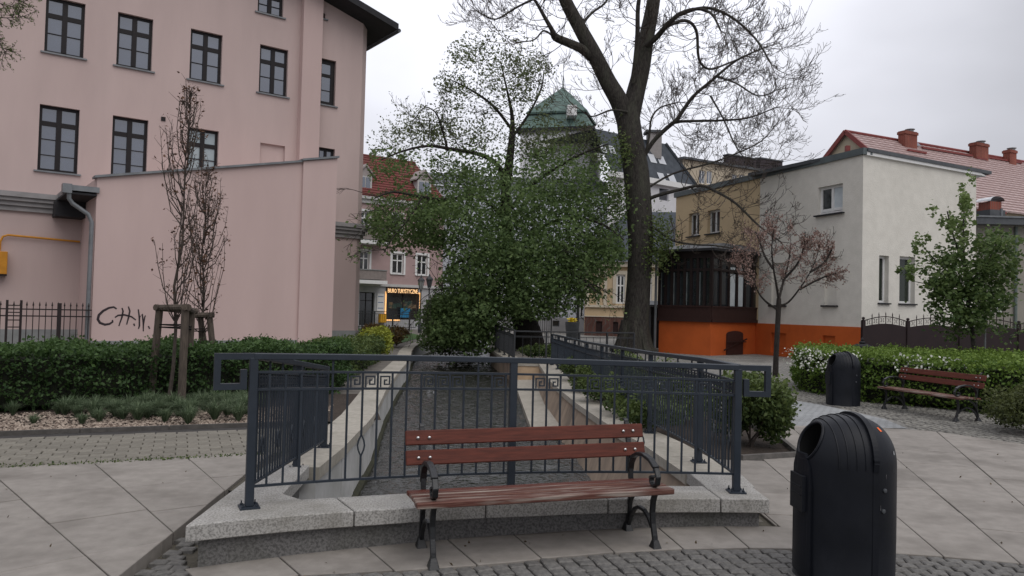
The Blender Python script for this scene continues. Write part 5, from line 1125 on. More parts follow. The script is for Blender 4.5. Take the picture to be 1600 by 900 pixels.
# ---------------------------------------------------------------- low white house with orange base
B0 = Vector((12.6, 27.65)); MF = Facade(B0-Vector((.355, -.935))*12.2, (.355, -.935)); LF = 12.2*Vector((.355, -.935)).length; GF = Facade(B0, (.9, .43))
rh = thing('low_house', 'flat roofed white and tan house with bright orange base and dark veranda', 'house', (*B0, 0))
zT = (MF.px(1345, 243)[1]+MF.px(1110, 296)[1])/2; zO = MF.px(1340, 511)[1]; sY = MF.px(1187, 350)[0]; LG = GF.px(1525, 350)[0]
M_rough = mat('roughcast_white', (.68, .655, .595), (.62, .597, .54), 3, .95, .5, 30, bdist=.03, col3=(.50, .48, .43), scale3=.35, amt3=.3); M_tan = mat('tan_render', (.60, .465, .29), (.54, .415, .26), 1, .9, .3, 60); M_or = mat('orange_paint', (.53, .110, .022), (.44, .09, .018), 1.3, .75, .15, 60, col3=(.30, .06, .015), scale3=.6, amt3=.35)
hw = [rect(MF, (1278, 337), (1317, 286)), rect(MF, (1288, 477), (1308, 401)), rect(MF, (1205, 477), (1228, 410))]
hy = [rect(MF, (1076, 370), (1093, 331)), rect(MF, (1105, 366), (1125, 326))]; ho = [rect(MF, (1286, 553), (1306, 525)), rect(MF, (1205, 550), (1229, 521))]
wall('wall', MF, sY, LF, zO, zT, hw, M_rough, rh, .2); wall('wall', MF, 0, sY, zO, zT, hy, M_tan, rh, .2); wall('base', MF, 0, LF, 0, zO, ho, M_or, rh, .12, o=.03)
MB().poly([MF.pt(0, zO, .03), MF.pt(LF, zO, .03), MF.pt(LF, zO, 0), MF.pt(0, zO, 0)]).build('base_ledge', M_or, rh)
gw = [rect(GF, (1373, 473), (1389, 400)), rect(GF, (1405, 474), (1430, 402))]
wall('wall', GF, 0, LG, 0, zT, gw, M_rough, rh, .22)
for r in hw[1:]: MB().fbox(MF, r[0], r[1], r[2], r[3], -.3, -.10).build('blind_niche', M_rough, rh); MB().fbox(MF, r[0]-.1, r[1]+.08, r[2]-.06, r[2], -.1, .10).build('sill', M_soffit, rh)
for r in ho: MB().fbox(MF, r[0], r[1], r[2], r[3], -.3, -.08).build('blind_niche', M_or, rh)
w_ = window(rh, MF, hw[0], (.5,), (.16,), .10, .11, fm=M_white, gm=[M_curtain, M_glass2], o=-.13, sill=M_soffit, so=.14)
for r in hy: window(rh, MF, r, (.5,), (), .10, .09, fm=M_white, gm=M_glass2, o=-.16, sill=M_soffit, so=.12)
for r in gw: window(rh, GF, r, (), (), .09, .08, fm=M_white, gm=mat('dark_glass_green', (.022, .03, .022), (.014, .02, .016), 1, .1, spec=.5), o=-.18, sill=M_soffit, so=.08, sd=.06)
m = MB(); m.fbox(MF, -.1, LF+.08, zT, zT+.24, -.35, .08); m.build('roof_edge', mat('grey_green_sheet', (.115, .14, .145), (.085, .10, .105), 2, .5), rh)
m = MB(); m.hexa([GF.pt(.08, zT-.02, .10), GF.pt(LG+.5, zT-.02-.12, .10), GF.pt(LG+.5, zT-.14, -.3), GF.pt(.08, zT-.02, -.3), GF.pt(.08, zT+.10, .10), GF.pt(LG+.1, zT+.10-.12, .10), GF.pt(LG+.1, zT-.02, -.3), GF.pt(.08, zT+.10, -.3)]); m.build('fascia', M_white, rh)
m = MB(); m.hexa([GF.pt(.09, zT+.105, .14), GF.pt(LG+.75, zT-.04, .14), GF.pt(LG+.75, zT-.04, -6), GF.pt(.09, zT+.105, -6), GF.pt(.09, zT+.24, .14), GF.pt(LG+.75, zT+.09, .14), GF.pt(LG+.75, zT+.09, -6), GF.pt(.09, zT+.24, -6)]); m.build('roof', M_zincd, rh)
m = MB(); m.poly([GF.pt(LG, 0), GF.pt(LG, 0, -9), GF.pt(LG, zT-.15, -9), GF.pt(LG, zT-.15)]); m.poly([MF.pt(0, 0), MF.pt(0, zT), MF.pt(0, zT, -8), MF.pt(0, 0, -8)]); m.build('wall', M_rough, rh)
MB().poly([MF.pt(0, zT+.1, -.3), MF.pt(LF, zT+.1, -.3), GF.pt(LG, zT, -.3), GF.pt(LG, zT, -9), MF.pt(0, zT, -9)]).build('flat_roof', M_zincd, rh)
# veranda
V0, V1, V2 = Vector((8.0, 30.8)), Vector((10.75, 33.3)), Vector((6.25, 32.5)); F1 = Facade(V0, V1-V0); F2 = Facade(V2, V0-V2); L1, L2 = (V1-V0).length, (V0-V2).length
zp, zv = F1.px(1140, 479)[1], F1.px(1115, 392)[1]; M_ver = mat('dark_brown_timber', (.020, .0115, .0105), (.013, .008, .0075), 4, .6, .2, 30, stretch=(1, 1, 5)); M_ver2 = mat('brown_timber_panel', (.040, .017, .014), (.028, .012, .010), 4, .6, .2, 30, stretch=(5, 5, 1))
V3 = V2+Vector((4.2, 6)); m = MB(); m.prism([V2, V0, V1, V1+Vector((.5, 2)), V3][::1], 0, zO+.01); m.build('veranda_base', M_or, rh)
ve = MB().prism([V2, V0, V1, V1+Vector((.5, 2)), V3], zp, zv); 
inn = inset_any([V2, V0, V1, V1+Vector((.5, 2)), V3], .35); MB().prism(inn, zO+.02, zv-.1).build('veranda_room', mat('veranda_dark_room', (.012, .012, .014)), rh)
for f, L, nc, cur in ((F1, L1, 6, (2, 3)), (F2, L2, 8, ())):
    m = MB(); m.fbox(f, -.02, L+.02, zO+.012, zp, -.1, .06); m.fbox(f, -.04, L+.04, zO+.012, zO+.14, .06, .12); m.fbox(f, -.03, L+.03, zp-.06, zp, .06, .10); m.build('veranda_panel', M_ver2, rh)
    ztr = lerp(zp, zv, .66); m = MB()
    for i in range(nc+1): x = L*i/nc; m.fbox(f, x-.055, x+.055, zp, zv, -.06, .05)
    m.fbox(f, -.03, L+.03, ztr-.05, ztr+.05, -.05, .04); m.fbox(f, -.03, L+.03, zv-.28, zv, -.07, .06); m.build('veranda_frame', M_ver, rh)
    for i in range(nc):
        x0, x1 = L*i/nc+.055, L*(i+1)/nc-.055
        for zz0, zz1, up_ in ((zp, ztr-.05, 0), (ztr+.05, zv-.28, 1)):
            g_ = M_glass2
            MB().poly([f.pt(x0, zz0, -.02), f.pt(x1, zz0, -.02), f.pt(x1, zz1, -.02), f.pt(x0, zz1, -.02)]).build('pane', g_, rh)
            if i in cur: k = .06; MB().poly([f.pt(x0+k, zz0+.02, -.012), f.pt(x1-k, zz0+.02, -.012), f.pt(x1-k*.6, zz1-.06 if not up_ else zz0+.12, -.012), f.pt(x0+k*.6, zz1-.06 if not up_ else zz0+.12, -.012)]).build('curtain', M_curtain, rh)
            elif f is F2 and i % 2 == 0 and not up_: MB().poly([f.pt(x0+.05, zz0+.02, -.012), f.pt(x1-.2, zz0+.02, -.012), f.pt(x1-.24, zz1-.04, -.012), f.pt(x0+.05, zz1-.04, -.012)]).build('curtain', mat('grey_net_curtain', (.16, .18, .18), (.10, .12, .12), 3), rh)
o_ = inset_any([V2, V0, V1, V1+Vector((.5, 2)), V3], -.28); m = MB(); m.prism(o_, zv, zv+.10); m.build('veranda_roof', M_soffit, rh); m = MB(); n_ = len(o_); cc = V1+Vector((-.6, 1.2)); top = [(p[0]+(cc.x-p[0])*.35, p[1]+(cc.y-p[1])*.35, zv+.42) for p in o_]
for i in range(n_): j = (i+1) % n_; m.poly([(*o_[i], zv+.10), (*o_[j], zv+.10), top[j], top[i]])
m.build('veranda_roof', M_zincd, rh)
cd = rect(F1, (1134, 557), (1159.5, 517)); cd = (cd[0], cd[1], .02, cd[3]); m = MB(); K = 10; cx_ = (cd[0]+cd[1])/2; hw_ = (cd[1]-cd[0])/2; zsp = cd[3]-.14; P = [(cd[0], cd[2]), (cd[1], cd[2])]+[(cx_+hw_*math.cos(math.pi*k/K), zsp+.14*math.sin(math.pi*k/K)) for k in range(K+1)]
m.v = [F1.pt(s, z, .06) for s, z in P]+[F1.pt(s, z, -.05) for s, z in P]; n_ = len(P); m.f = [tuple(range(n_))]+[(i, i+n_, (i+1) % n_+n_, (i+1) % n_) for i in range(n_)]; dd = m.build('cellar_door', mat('old_red_brown_door', (.055, .018, .013), (.035, .012, .010), 5, .8, .3, stretch=(6, 6, 1)), rh)
m = MB(); m.bar(F1.pt(cd[0]-.28, .22, .10), F1.pt(cd[1]+.22, .66, .10), .04, .05); m.bar(F1.pt(cd[0]-.14, .56, .13), F1.pt(cd[1]+.12, .54, .13), .03, .045); m.build('door_bar', M_ver2, dd)
dpx = F2.pt(-.12, 0, .1); MB().tube([(dpx[0], dpx[1], .1), (dpx[0], dpx[1], zv-.1), (dpx[0]-.1, dpx[1], zv+.1)], .055, 8).build('downpipe', M_zinc, rh, smooth=True)
sh = thing('garden_shed', 'dark low shed in the gap between trunk and orange base', 'shed', (6.1, 36, 0)); p0, p1 = D(1010, 540, 37), D(1040, 540, 36); m = MB(); m.box(p0.x+.1, p1.x+2.5, 36.5, 40, 0, 1.95); m.build('wall', M_soffit, sh); MB().hexa([(p0.x-.1, 36.3, 1.95), (p1.x+2.7, 36.3, 1.95), (p1.x+2.7, 40.2, 2.2), (p0.x-.1, 40.2, 2.2), (p0.x-.1, 36.3, 2.05), (p1.x+2.7, 36.3, 2.05), (p1.x+2.7, 40.2, 2.3), (p0.x-.1, 40.2, 2.3)]).build('roof', M_zincd, sh)
# ---------------------------------------------------------------- grey house at the edge, red roofed house behind
FB = Facade(D(1516, 500, 31.5)[:2], (.97, .24)); fb = thing('grey_outbuilding', 'low grey rendered building with dark flat roof and metal capped chimney', 'building', FB.pt(3, 0)); zf = FB.px(1550, 352)[1]
r = rect(FB, (1556, 492), (1569, 452)); wall('wall', FB, 0, 9, 0, zf, [r], mat('grey_beige_render', (.27, .255, .22), (.23, .215, .19), 1, .95, .4, 30), fb, .2); window(fb, FB, r, (.5,), (.6,), .09, .08, fm=M_white, gm=M_glass2, o=-.1)
m = MB(); m.hexa([FB.pt(-.2, zf-.05, .5), FB.pt(9, zf+.25, .5), FB.pt(9, zf+.25, -6), FB.pt(-.2, zf-.05, -6), FB.pt(-.2, zf+.22, .5), FB.pt(9, zf+.5, .5), FB.pt(9, zf+.95, -6), FB.pt(-.2, zf+.65, -6)]); m.build('roof', M_zincd, fb)
MB().hexa([FB.pt(-.25, zf+.225, .55), FB.pt(9, zf+.505, .55), FB.pt(9, zf+.505, .3), FB.pt(-.25, zf+.225, .3), FB.pt(-.25, zf+.29, .55), FB.pt(9, zf+.57, .55), FB.pt(9, zf+.57, .3), FB.pt(-.25, zf+.29, .3)]).build('roof_edge', M_zinc, fb)
M_brk = brickmat('red_brick', (.27, .075, .05), (.20, .055, .04), (.18, .10, .08), 8, .85, .5, .25, .3); c0 = FB.px(1575, 345)
cs0, cs1 = FB.px(1566, 330)[0], FB.px(1584, 330)[0]; cht = FB.px(1575, 312)[1]; MB().fbox(FB, cs0, cs1, zf+.2, cht, -1.2, -.6).build('chimney', M_brk, fb); MB().fbox(FB, cs0-.1, cs1+.1, zf+.15, zf+.75, -1.3, -.5).build('chimney_flashing', M_zincd, fb)
m = MB(); K = 8
for i in range(K): a0, a1 = math.pi*i/K, math.pi*(i+1)/K; cm = (cs0+cs1)/2; rr_ = (cs1-cs0)*.62; m.poly([FB.pt(cm-rr_*math.cos(a0), cht+.02+.20*math.sin(a0), -.5), FB.pt(cm-rr_*math.cos(a1), cht+.02+.20*math.sin(a1), -.5), FB.pt(cm-rr_*math.cos(a1), cht+.02+.20*math.sin(a1), -1.3), FB.pt(cm-rr_*math.cos(a0), cht+.02+.20*math.sin(a0), -1.3)])
m.build('cowl', mat('bright_steel', (.62, .62, .62), (.5, .5, .5), 3, .3, metal=.8), fb); pv0 = FB.px(1571, 350); MB().tube([FB.pt(pv0[0], zf+.2, -.2), FB.pt(pv0[0], FB.px(1571, 325)[1], -.2)], .06, 8).build('vent_pipe', M_zinc, fb)
dp_ = FB.px(1585, 400)[0]; MB().tube([FB.pt(dp_, .1, .08), FB.pt(dp_, zf, .08)], .06, 8).build('downpipe', mat('green_grey_pipe', (.14, .17, .16)), fb, smooth=True)
RRd = Vector((.9, .43)).normalized(); ap = D(1324, 207, 47); rr0 = Vector((ap.x, ap.y)); ppn = Vector((RRd.y, -RRd.x)); RR = Facade(rr0, RRd)
rr = thing('red_roofed_house', 'long house with red metal tile roof and three brick chimneys behind', 'house', (ap.x+8, ap.y+4, 0)); dp = 5.6; zr = ap.z; ez = D(1350, 246, 44.5).z; slope = (zr-ez)/2.3; zev = zr-slope*dp; 
M_mt = mat('dusty_red_metal_tile', (.46, .345, .33), (.39, .28, .265), 2.5, .42, .15, 20, spec=.5)
m = MB(); nr = 24; LR = 34; nc = 130
for i in range(nr):
    t0, t1 = i/nr, (i+1)/nr; row0 = []
    for k in range(nc+1):
        s = LR*k/nc; wv = .014 if k % 2 else -.010
        m.v.append(RR.pt(s-.15, zr-slope*dp*t0+wv*.6-.0, dp*t0)); m.v.append(RR.pt(s-.15, zr-slope*dp*t1+wv*.6+.075, dp*t1+.03)); m.v.append(RR.pt(s-.15, zr-slope*dp*t1+wv*.6-.03, dp*t1))
    o = i*3*(nc+1)
    for k in range(nc): b_ = o+3*k; m.f.append((b_, b_+1, b_+4, b_+3)); m.f.append((b_+1, b_+2, b_+5, b_+4))
tag(m.build('roof_tile', M_mt, rr), kind='stuff')
m = MB(); m.poly([RR.pt(-.15, zr, 0), RR.pt(LR, zr, 0), RR.pt(LR, zev, -dp), RR.pt(-.15, zev, -dp)]); m.build('roof', M_mt, rr); mg = MB(); mg.poly([RR.pt(0, 0, dp-.3), RR.pt(0, 0, -dp+.3), RR.pt(0, zev+.2, -dp+.3), RR.pt(0, zr-.1, 0), RR.pt(0, zev+.2, dp-.3)]); mg.poly([RR.pt(0, 0, dp-.3), RR.pt(LR, 0, dp-.3), RR.pt(LR, zev+.2, dp-.3), RR.pt(0, zev+.2, dp-.3)]); mg.build('wall', mat('yellow_beige_render', (.46, .40, .30), (.4, .35, .26), 1), rr)
M_rtrim = mat('red_trim', (.22, .05, .045), (.17, .04, .035), 3, .55)
for sg in (1, -1): MB().bar(RR.pt(-.2, zr+.04, 0), RR.pt(-.2, zev+.04, dp*sg), .10, .26).build('verge', M_rtrim, rr)
MB().tube([RR.pt(-.2, zr+.06, 0), RR.pt(LR, zr+.06, 0)], .10, 6).build('ridge', M_rtrim, rr)
for px0, px1, pt_, o in ((1393, 1422, 208, .45), (1504, 1533, 226, .45), (1560, 1580, 236, .3)):
    a_, b_ = RR.px(px0+6, pt_)[0], RR.px(px1-4, pt_)[0]; zt_ = RR.px((px0+px1)/2, pt_)[1]; b = MB().fbox(RR, a_, b_, zr-1.2, zt_, o-.25, o+.25).build('chimney', M_brk, rr); MB().fbox(RR, a_-.05, b_+.05, zt_-.22, zt_-.05, o-.30, o+.30).build('chimney_band', M_brk, b); MB().lathe([(.22, 0), (.22, .12), (.3, .14), (.3, .18)], RR.pt((a_+b_)/2+.2, zt_, o), 10).build('chimney_pot', M_plinth, b)
def roofpatch(nm, px0, py0, px1, py1, m_, h=.07):
    for s_ in (1,):
        z0, z1 = RR.px(px0, py0)[1], RR.px(px1, py1)[1]; a_, b_ = RR.px(px0, py0)[0], RR.px(px1, py1)[0]
        # where the sight line meets the slope
        def hit(px, py):
            d = ray(px, py); lo, hi = 10, 80
            for _ in range(50):
                md = (lo+hi)/2; x, y, z = d[0]*md/d[1], md, EYE+d[2]*md/d[1]; oo = (Vector((x, y))-rr0).dot(RR.n); lo, hi = (md, hi) if z > zr-slope*max(oo, 0) or oo > dp else (lo, md)
                lo, hi = (lo, hi)
            return Vector((x, y, z))
        p, q = hit(px0, py0), hit(px1, py1); MB().bar(p+Vector((0, 0, .08)), q+Vector((0, 0, .08)), .25, h).build(nm, m_, rr)
def slope_pt(px, py):
    d = Vector(ray(px, py)); # plane through the ridge: z + slope*o = zr
    n3 = Vector((RR.n.x*slope, RR.n.y*slope, 1)); p0 = Vector((rr0.x, rr0.y, zr)); e_ = Vector((0, 0, EYE)); t = n3.dot(p0-e_)/n3.dot(d); return e_+d*t
for a_, b_ in (((1418, 237), (1446, 242)), ((1440, 233), (1518, 246)), ((1524, 249), (1540, 252)), ((1540, 248), (1595, 257)), ((1530, 331), (1570, 336))):
    MB().bar(slope_pt(*a_)+Vector((0, 0, .10)), slope_pt(*b_)+Vector((0, 0, .10)), .22, .12).build('snow_guard', M_rtrim, rr)
sk = [slope_pt(1424, 222), slope_pt(1429, 223), slope_pt(1437, 231), slope_pt(1431, 231)]; MB().poly([p+RR.n.to_3d()*.1+Vector((0, 0, .12)) for p in sk]).build('skylight', M_glass, rr)
vp = D(1319, 233, 46.9); MB().box(vp.x-.12, vp.x+.12, vp.y-.6, vp.y-.35, vp.z-.9, vp.z+.1).build('flue', M_rtrim, rr)
# ---------------------------------------------------------------- brown metal gates with iron tops
GT = Facade(D(1347, 520, 26.4)[:2], (.985, .17)); gt = thing('metal_gate_fence', 'dark brown panel fence with arched wrought iron top along the white house', 'fence', GT.pt(3, 0)); M_gate = mat('brown_metal_panel', (.022, .012, .013), (.016, .009, .010), 2, .5, .06)
posts = [GT.px(x, 500)[0] for x in (1349, 1418.5, 1500, 1592)]; posts.append(posts[-1]+1.6); zpt = GT.px(1418, 503)[1]; zpn = GT.px(1419, 511)[1]
for s in posts: m = MB(); m.fbox(GT, s-.055, s+.055, 0, zpt, -.055, .055); c = GT.pt(s, zpt, 0); m.lathe([(.07, 0), (.07, .03), (.03, .04), (.06, .08), (.05, .12), (.01, .14)], c, 8); m.build('post', M_gate, gt)
for i in range(len(posts)-1):
    a_, b_ = posts[i]+.07, posts[i+1]-.07; K = 12; arch = lambda q, h: h*math.sin(math.pi*q); m = MB()
    P = [(a_, .08), (b_, .08)]+[(lerp(b_, a_, k/K), zpn+arch(k/K, .10)) for k in range(K+1)]; m.v = [GT.pt(s, z, .02) for s, z in P]+[GT.pt(s, z, -.02) for s, z in P]; n_ = len(P); m.f = [tuple(range(n_)), tuple(range(2*n_-1, n_-1, -1))]+[(j, j+n_, (j+1) % n_+n_, (j+1) % n_) for j in range(n_)]; m.build('panel', M_gate, gt)
    m = MB(); m.path([GT.pt(lerp(a_, b_, k/K), zpn+.20+arch(k/K, .14)) for k in range(K+1)], .03, .03); m.build('arched_rail', M_gate, gt)
    n_ = round((b_-a_)/.27)
    for k in range(1, n_):
        q = k/n_; s = lerp(a_, b_, q); z0 = zpn+arch(q, .10); z1 = zpn+.20+arch(q, .14); m = MB(); m.fbox(GT, s-.010, s+.010, z0, z1+.06, -.01, .012); m.lathe([(.010, 0), (.020, .03), (.003, .12)], GT.pt(s, z1+.05, 0), 5); m.build('spear', M_gate, gt)
    for k in range(n_):
        q = (k+.5)/n_; s = lerp(a_, b_, q); zc_ = zpn+.10+arch(q, .12); m = MB()
        for sg in (-1, 1): m.path([GT.pt(s+sg*x, zc_+z) for x, z in ((.075, .05), (.035, .062), (.03, .0), (.035, -.062), (.075, -.05))], .012, .012, side=(*GT.n, 0))
        m.build('scroll', M_gate, gt)
pl_ = D(1539, 548, 18.6); pole = thing('marker_pole', 'thin grey metal pole above the bright hedge', 'pole', (pl_.x, pl_.y, 0)); MB().tube([(pl_.x, pl_.y, 0), (pl_.x, pl_.y, D(1539, 500, 18.6).z)], .022, 8).build('pole', M_zinc, pole, smooth=True); MB().lathe([(.026, 0), (.026, .03), (.008, .04)], (pl_.x, pl_.y, D(1539, 500, 18.6).z), 8).build('cap', M_zinc, pole)
up = D(1347, 548, 20.2); ur = thing('stone_pedestal', 'dark pedestal with stepped cap and pointed finial behind the hedge', 'pedestal', (up.x, up.y, 0)); z_ = D(1347, 545, 20.2).z; MB().box(up.x-.155, up.x+.155, up.y-.155, up.y+.155, 0, z_).build('shaft', M_soffit, ur); m = MB(); m.box(up.x-.21, up.x+.21, up.y-.21, up.y+.21, z_, z_+.07); m.hexa([(up.x-.19, up.y-.19, z_+.07), (up.x+.19, up.y-.19, z_+.07), (up.x+.19, up.y+.19, z_+.07), (up.x-.19, up.y+.19, z_+.07), (up.x-.1, up.y-.1, z_+.13), (up.x+.1, up.y-.1, z_+.13), (up.x+.1, up.y+.1, z_+.13), (up.x-.1, up.y+.1, z_+.13)]); m.build('cap', M_soffit, ur, bevel=.008); MB().lathe([(.06, 0), (.09, .04), (.03, .08), (.045, .11), (.006, .18)], (up.x, up.y, z_+.13), 10).build('finial', M_soffit, ur, smooth=True)
# ---------------------------------------------------------------- street furniture by the shop
M_lampg = mat('lantern_glass', (.35, .36, .36), (.3, .31, .31), 3, .2)
def lamp(px, ytop, d, label):
    p = G(px, 515) if False else D(px, 515, d); t = thing('street_lantern', label, 'street lamp', (p.x, p.y, 0), 'old style street lanterns'); zt_ = D(px, ytop, d).z; c = (p.x, p.y, 0)
    MB().lathe([(.13, 0), (.13, .5), (.07, .6), (.05, 1.2), (.04, zt_-1.05), (.07, zt_-.98), (.03, zt_-.92)], c, 10).build('post', M_iron2, t, smooth=True); MB().lathe([(.09, zt_-.9), (.20, zt_-.38), (.19, zt_-.37)], c, 6).build('lantern', M_lampg if ytop > 429 else M_zincd, t); m = MB(); m.lathe([(.25, zt_-.37), (.21, zt_-.28), (.08, zt_-.16), (.03, zt_)], c, 6)
    for k in range(6): a0 = k*math.pi/3; m.bar((c[0]+.095*math.cos(a0), c[1]+.095*math.sin(a0), zt_-.92), (c[0]+.205*math.cos(a0), c[1]+.205*math.sin(a0), zt_-.37), .025)
    m.build('lantern_cap', M_iron2, t)
lamp(656, 430, 50, 'dark street lantern in front of the shop sign'); lamp(669, 428, 50.5, 'lantern on slim post nearer the leafy tree')
SF = Facade(D(556, 513, 52.5)[:2], (.93, .37)); sf = thing('street_fence', 'thin black street fence in front of the lit shop', 'fence', SF.pt(2, 0)); zf1 = SF.px(600, 487)[1]; zf0 = SF.px(600, 511)[1]; Ls = SF.px(650, 500)[0]
for z in (zf1, zf1-.16, zf0): MB().fbox(SF, -1, Ls, z-.02, z+.02, -.015, .015).build('rail', M_iron2, sf)
n_ = int((Ls+1)/.14)
for i in range(n_): s = -1+i*.14; MB().fbox(SF, s-.009, s+.009, zf0, zf1-.16, -.008, .008).build('bar', M_iron2, sf)
for px_ in (566, 585, 613.5, 640): s = SF.px(px_, 500)[0]; MB().fbox(SF, s-.05, s+.05, 0, zf1+.03, -.05, .05).build('post', M_iron2, sf)
pc = G(893, 528); pc = D(894, 525, 44); pn_ = thing('planter', 'round dark planter with yellow flowers near the yellow house', 'planter', (pc.x, pc.y, 0)); zt_ = D(894, 503, 44).z; MB().lathe([(.30, 0), (.33, .05), (.42, zt_), (.36, zt_), (.34, zt_-.06)], (pc.x, pc.y, 0), 16).build('pot', M_zincd, pn_, smooth=True)
leaves('flowers', [(pc.x+R.gauss(0, .11), pc.y+R.gauss(0, .11), zt_+R.uniform(0, .22)) for _ in range(160)], .12, leafmat('flower_yellow', (.6, .42, .01), (.75, .6, .03), 0), pn_)
q = D(902, 525, 46); sp_ = thing('sign_post', 'dark slender street post beside the planter', 'post', (q.x, q.y, 0)); MB().tube([(q.x, q.y, 0), (q.x, q.y, D(902, 440, 46).z)], [.10, .07], 8).build('post', M_iron2, sp_, smooth=True); MB().lathe([(.14, 0), (.14, .25), (.10, .3)], (q.x, q.y, 0), 8).build('foot', M_iron2, sp_)
GR = thing('garden_gate_rail', 'small dark gate rail behind the curved railing', 'railing', (*D(845, 520, 33)[:2], 0)); a_, b_ = D(840, 520, 33), D(861, 520, 34.5); zg0, zg1 = D(850, 498, 33).z, .1
for p_, q_ in (((a_.x, a_.y, zg0), (b_.x, b_.y, zg0)), ((a_.x, a_.y, .2), (b_.x, b_.y, .2))): MB().bar(p_, q_, .04).build('rail', M_iron2, GR)
for k in range(7): x, y = lerp(a_.x, b_.x, k/6), lerp(a_.y, b_.y, k/6); MB().bar((x, y, .0), (x, y, zg0), .05 if k in (0, 6) else .02).build('bar', M_iron2, GR)
# ================================================================== TREES
def curve(p0, pts):                          # smooth a poly-line (Catmull-Rom)
    P = [Vector(p) for p in pts]; out = []
    for i in range(len(P)-1):
        a, b_, c, d = P[max(i-1, 0)], P[i], P[i+1], P[min(i+2, len(P)-1)]
        for k in range(4):
            t = k/4; out.append(.5*((2*b_)+(c-a)*t+(2*a-5*b_+4*c-d)*t*t+(3*b_-a-3*c+d)*t**3))
    out.append(P[-1]); return out
def grow(m, rr, p, d, L, r, lvl, up, wig, tips, kids=(5, 4, 3), shrink=.55, nmin=.004, spread=.9):
    n = max(3, min(7, int(L/.25))); P = [p]; q = p; dd = d.normalized(); seg = L/n
    for i in range(n):
        dd = (dd+Vector((rr.gauss(0, wig), rr.gauss(0, wig), rr.gauss(0, wig)+up*(i/n)))).normalized(); q = q+dd*seg; P.append(q)
    m.tube(P, [lerp(r, max(nmin, r*.35), i/n) for i in range(n+1)], 5 if r > .03 else 3, cap=False)
    if lvl <= 0: tips.append((P[-1], dd)); tips.append((P[n//2], dd)); return
    k = kids[min(len(kids)-1, lvl-1)]
    for i in range(k):
        f = rr.uniform(.25, 1.0); j = min(n-1, int(f*n)); b_ = P[j].lerp(P[j+1], f*n-j); a = (P[j+1]-P[j]).normalized(); o = a.orthogonal().normalized(); o.rotate(Matrix.Rotation(rr.random()*6.283, 3, a)) if False else None
        o = Vector((rr.gauss(0, 1), rr.gauss(0, 1), rr.gauss(0, 1))); o = (o-a*o.dot(a)).normalized()
        grow(m, rr, b_, (a+o*spread*rr.uniform(.6, 1.2)), L*shrink*rr.uniform(.7, 1.15)*(1.1-.4*f), max(nmin, r*.45), lvl-1, up, wig, tips, kids, shrink, nmin, spread)
# ---------------------------------------------------------------- the big bare tree
bt = thing('bare_tree', 'huge old tree with bare budding twigs and a thick forked trunk', 'tree', (*D(990, 548, 32)[:2], 0)); Y = 32.0
rr_ = random.Random(21); S = Y/1200
def limb(px, rads, y0=0, y1=0, seg=10, nm='limb', par=None):
    n = len(px); pts = [D(x, y, Y+lerp(y0, y1, i/(n-1))) for i, (x, y) in enumerate(px)]; c = curve(None, pts); rad = [lerp(rads[min(int(i/4), n-1)], rads[min(int(i/4)+1, n-1)], (i % 4)/4)*S for i in range(len(c))]
    o = MB().tube(c, rad, seg).build(nm, M_bark, par or bt, smooth=True); return c, rad
tr = [(990, 556), (990, 540), (994, 500), (998, 440), (1001, 380), (998, 320), (994, 270), (987, 225), (982, 190), (981, 168)]
c, rad = limb(tr, [31, 25, 20, 18.5, 19.5, 20, 20, 19, 18.5, 17.5], seg=18, nm='trunk')
for a in range(7): ph = a*.9; MB().tube(curve(None, [(c[0].x+math.cos(ph)*.95, c[0].y+math.sin(ph)*.95, -.05), (c[0].x+math.cos(ph)*.62, c[0].y+math.sin(ph)*.62, .22), (c[0].x+.02+math.cos(ph)*.36, c[0].y+math.sin(ph)*.36, 1.3)]), .22, 7).build('root_flare', M_bark, bt, smooth=True)
limbs = []
def L_(px, rads, y0=0, y1=0, tw=1.0, lv=2):
    k_ = 1 if rads[0] > 7 else .68; rads = [max(.55, r*k_) for r in rads]; cc, rd = limb(px, rads, y0, y1); limbs.append((cc, rd, tw, lv))
L_([(978, 195), (968, 160), (950, 128), (930, 88), (905, 42), (884, 2), (868, -40)], [14, 15, 13.5, 12.5, 11, 10, 9], 0, -.8, .6)
L_([(928, 92), (908, 76), (888, 67), (868, 58), (862, 46), (850, 25), (838, 4), (820, -20)], [8, 7, 6.5, 6, 3.5, 2.8, 2.2, 1.6], -.4, -2, 1)
L_([(984, 190), (992, 150), (1003, 105), (1010, 60), (1018, 20), (1026, -30)], [15, 15, 13.5, 12.5, 11.5, 10], 0, .5, .6)
L_([(988, 130), (993, 95), (996, 55), (997, 10), (1004, -30)], [6, 6, 5.5, 5, 4], -.3, -1.4, .8)
L_([(1010, 72), (1026, 58), (1040, 42), (1062, 22), (1090, 14), (1112, 22), (1126, 48)], [7, 6.5, 6, 5, 3.6, 2.6, 1.8], 0, -2.5, 1.3)
L_([(1040, 42), (1070, 32), (1088, 48), (1092, 92), (1108, 108), (1135, 100), (1168, 86)], [4.5, 4, 3.6, 3.2, 2.6, 2.2, 1.6], 0, 1.5, 1.3)
L_([(1060, 24), (1100, 12), (1140, 25), (1180, 60), (1205, 100)], [4, 3.5, 2.8, 2.2, 1.5], -1, -3, 1.5)
L_([(1000, 255), (1020, 222), (1042, 200), (1058, 186), (1082, 152), (1112, 126), (1150, 95), (1195, 74)], [5, 5, 5, 4.6, 4, 3.2, 2.4, 1.5], 0, -2, 1.4)
L_([(1056, 190), (1090, 189), (1130, 188), (1170, 184), (1212, 168)], [3.6, 3, 2.6, 2, 1.3], -.6, 1, 1.4)
L_([(1006, 250), (1014, 215), (1018, 185), (1032, 168), (1060, 160)], [3, 2.8, 2.4, 2, 1.4], 0, 1.5, 1.2)
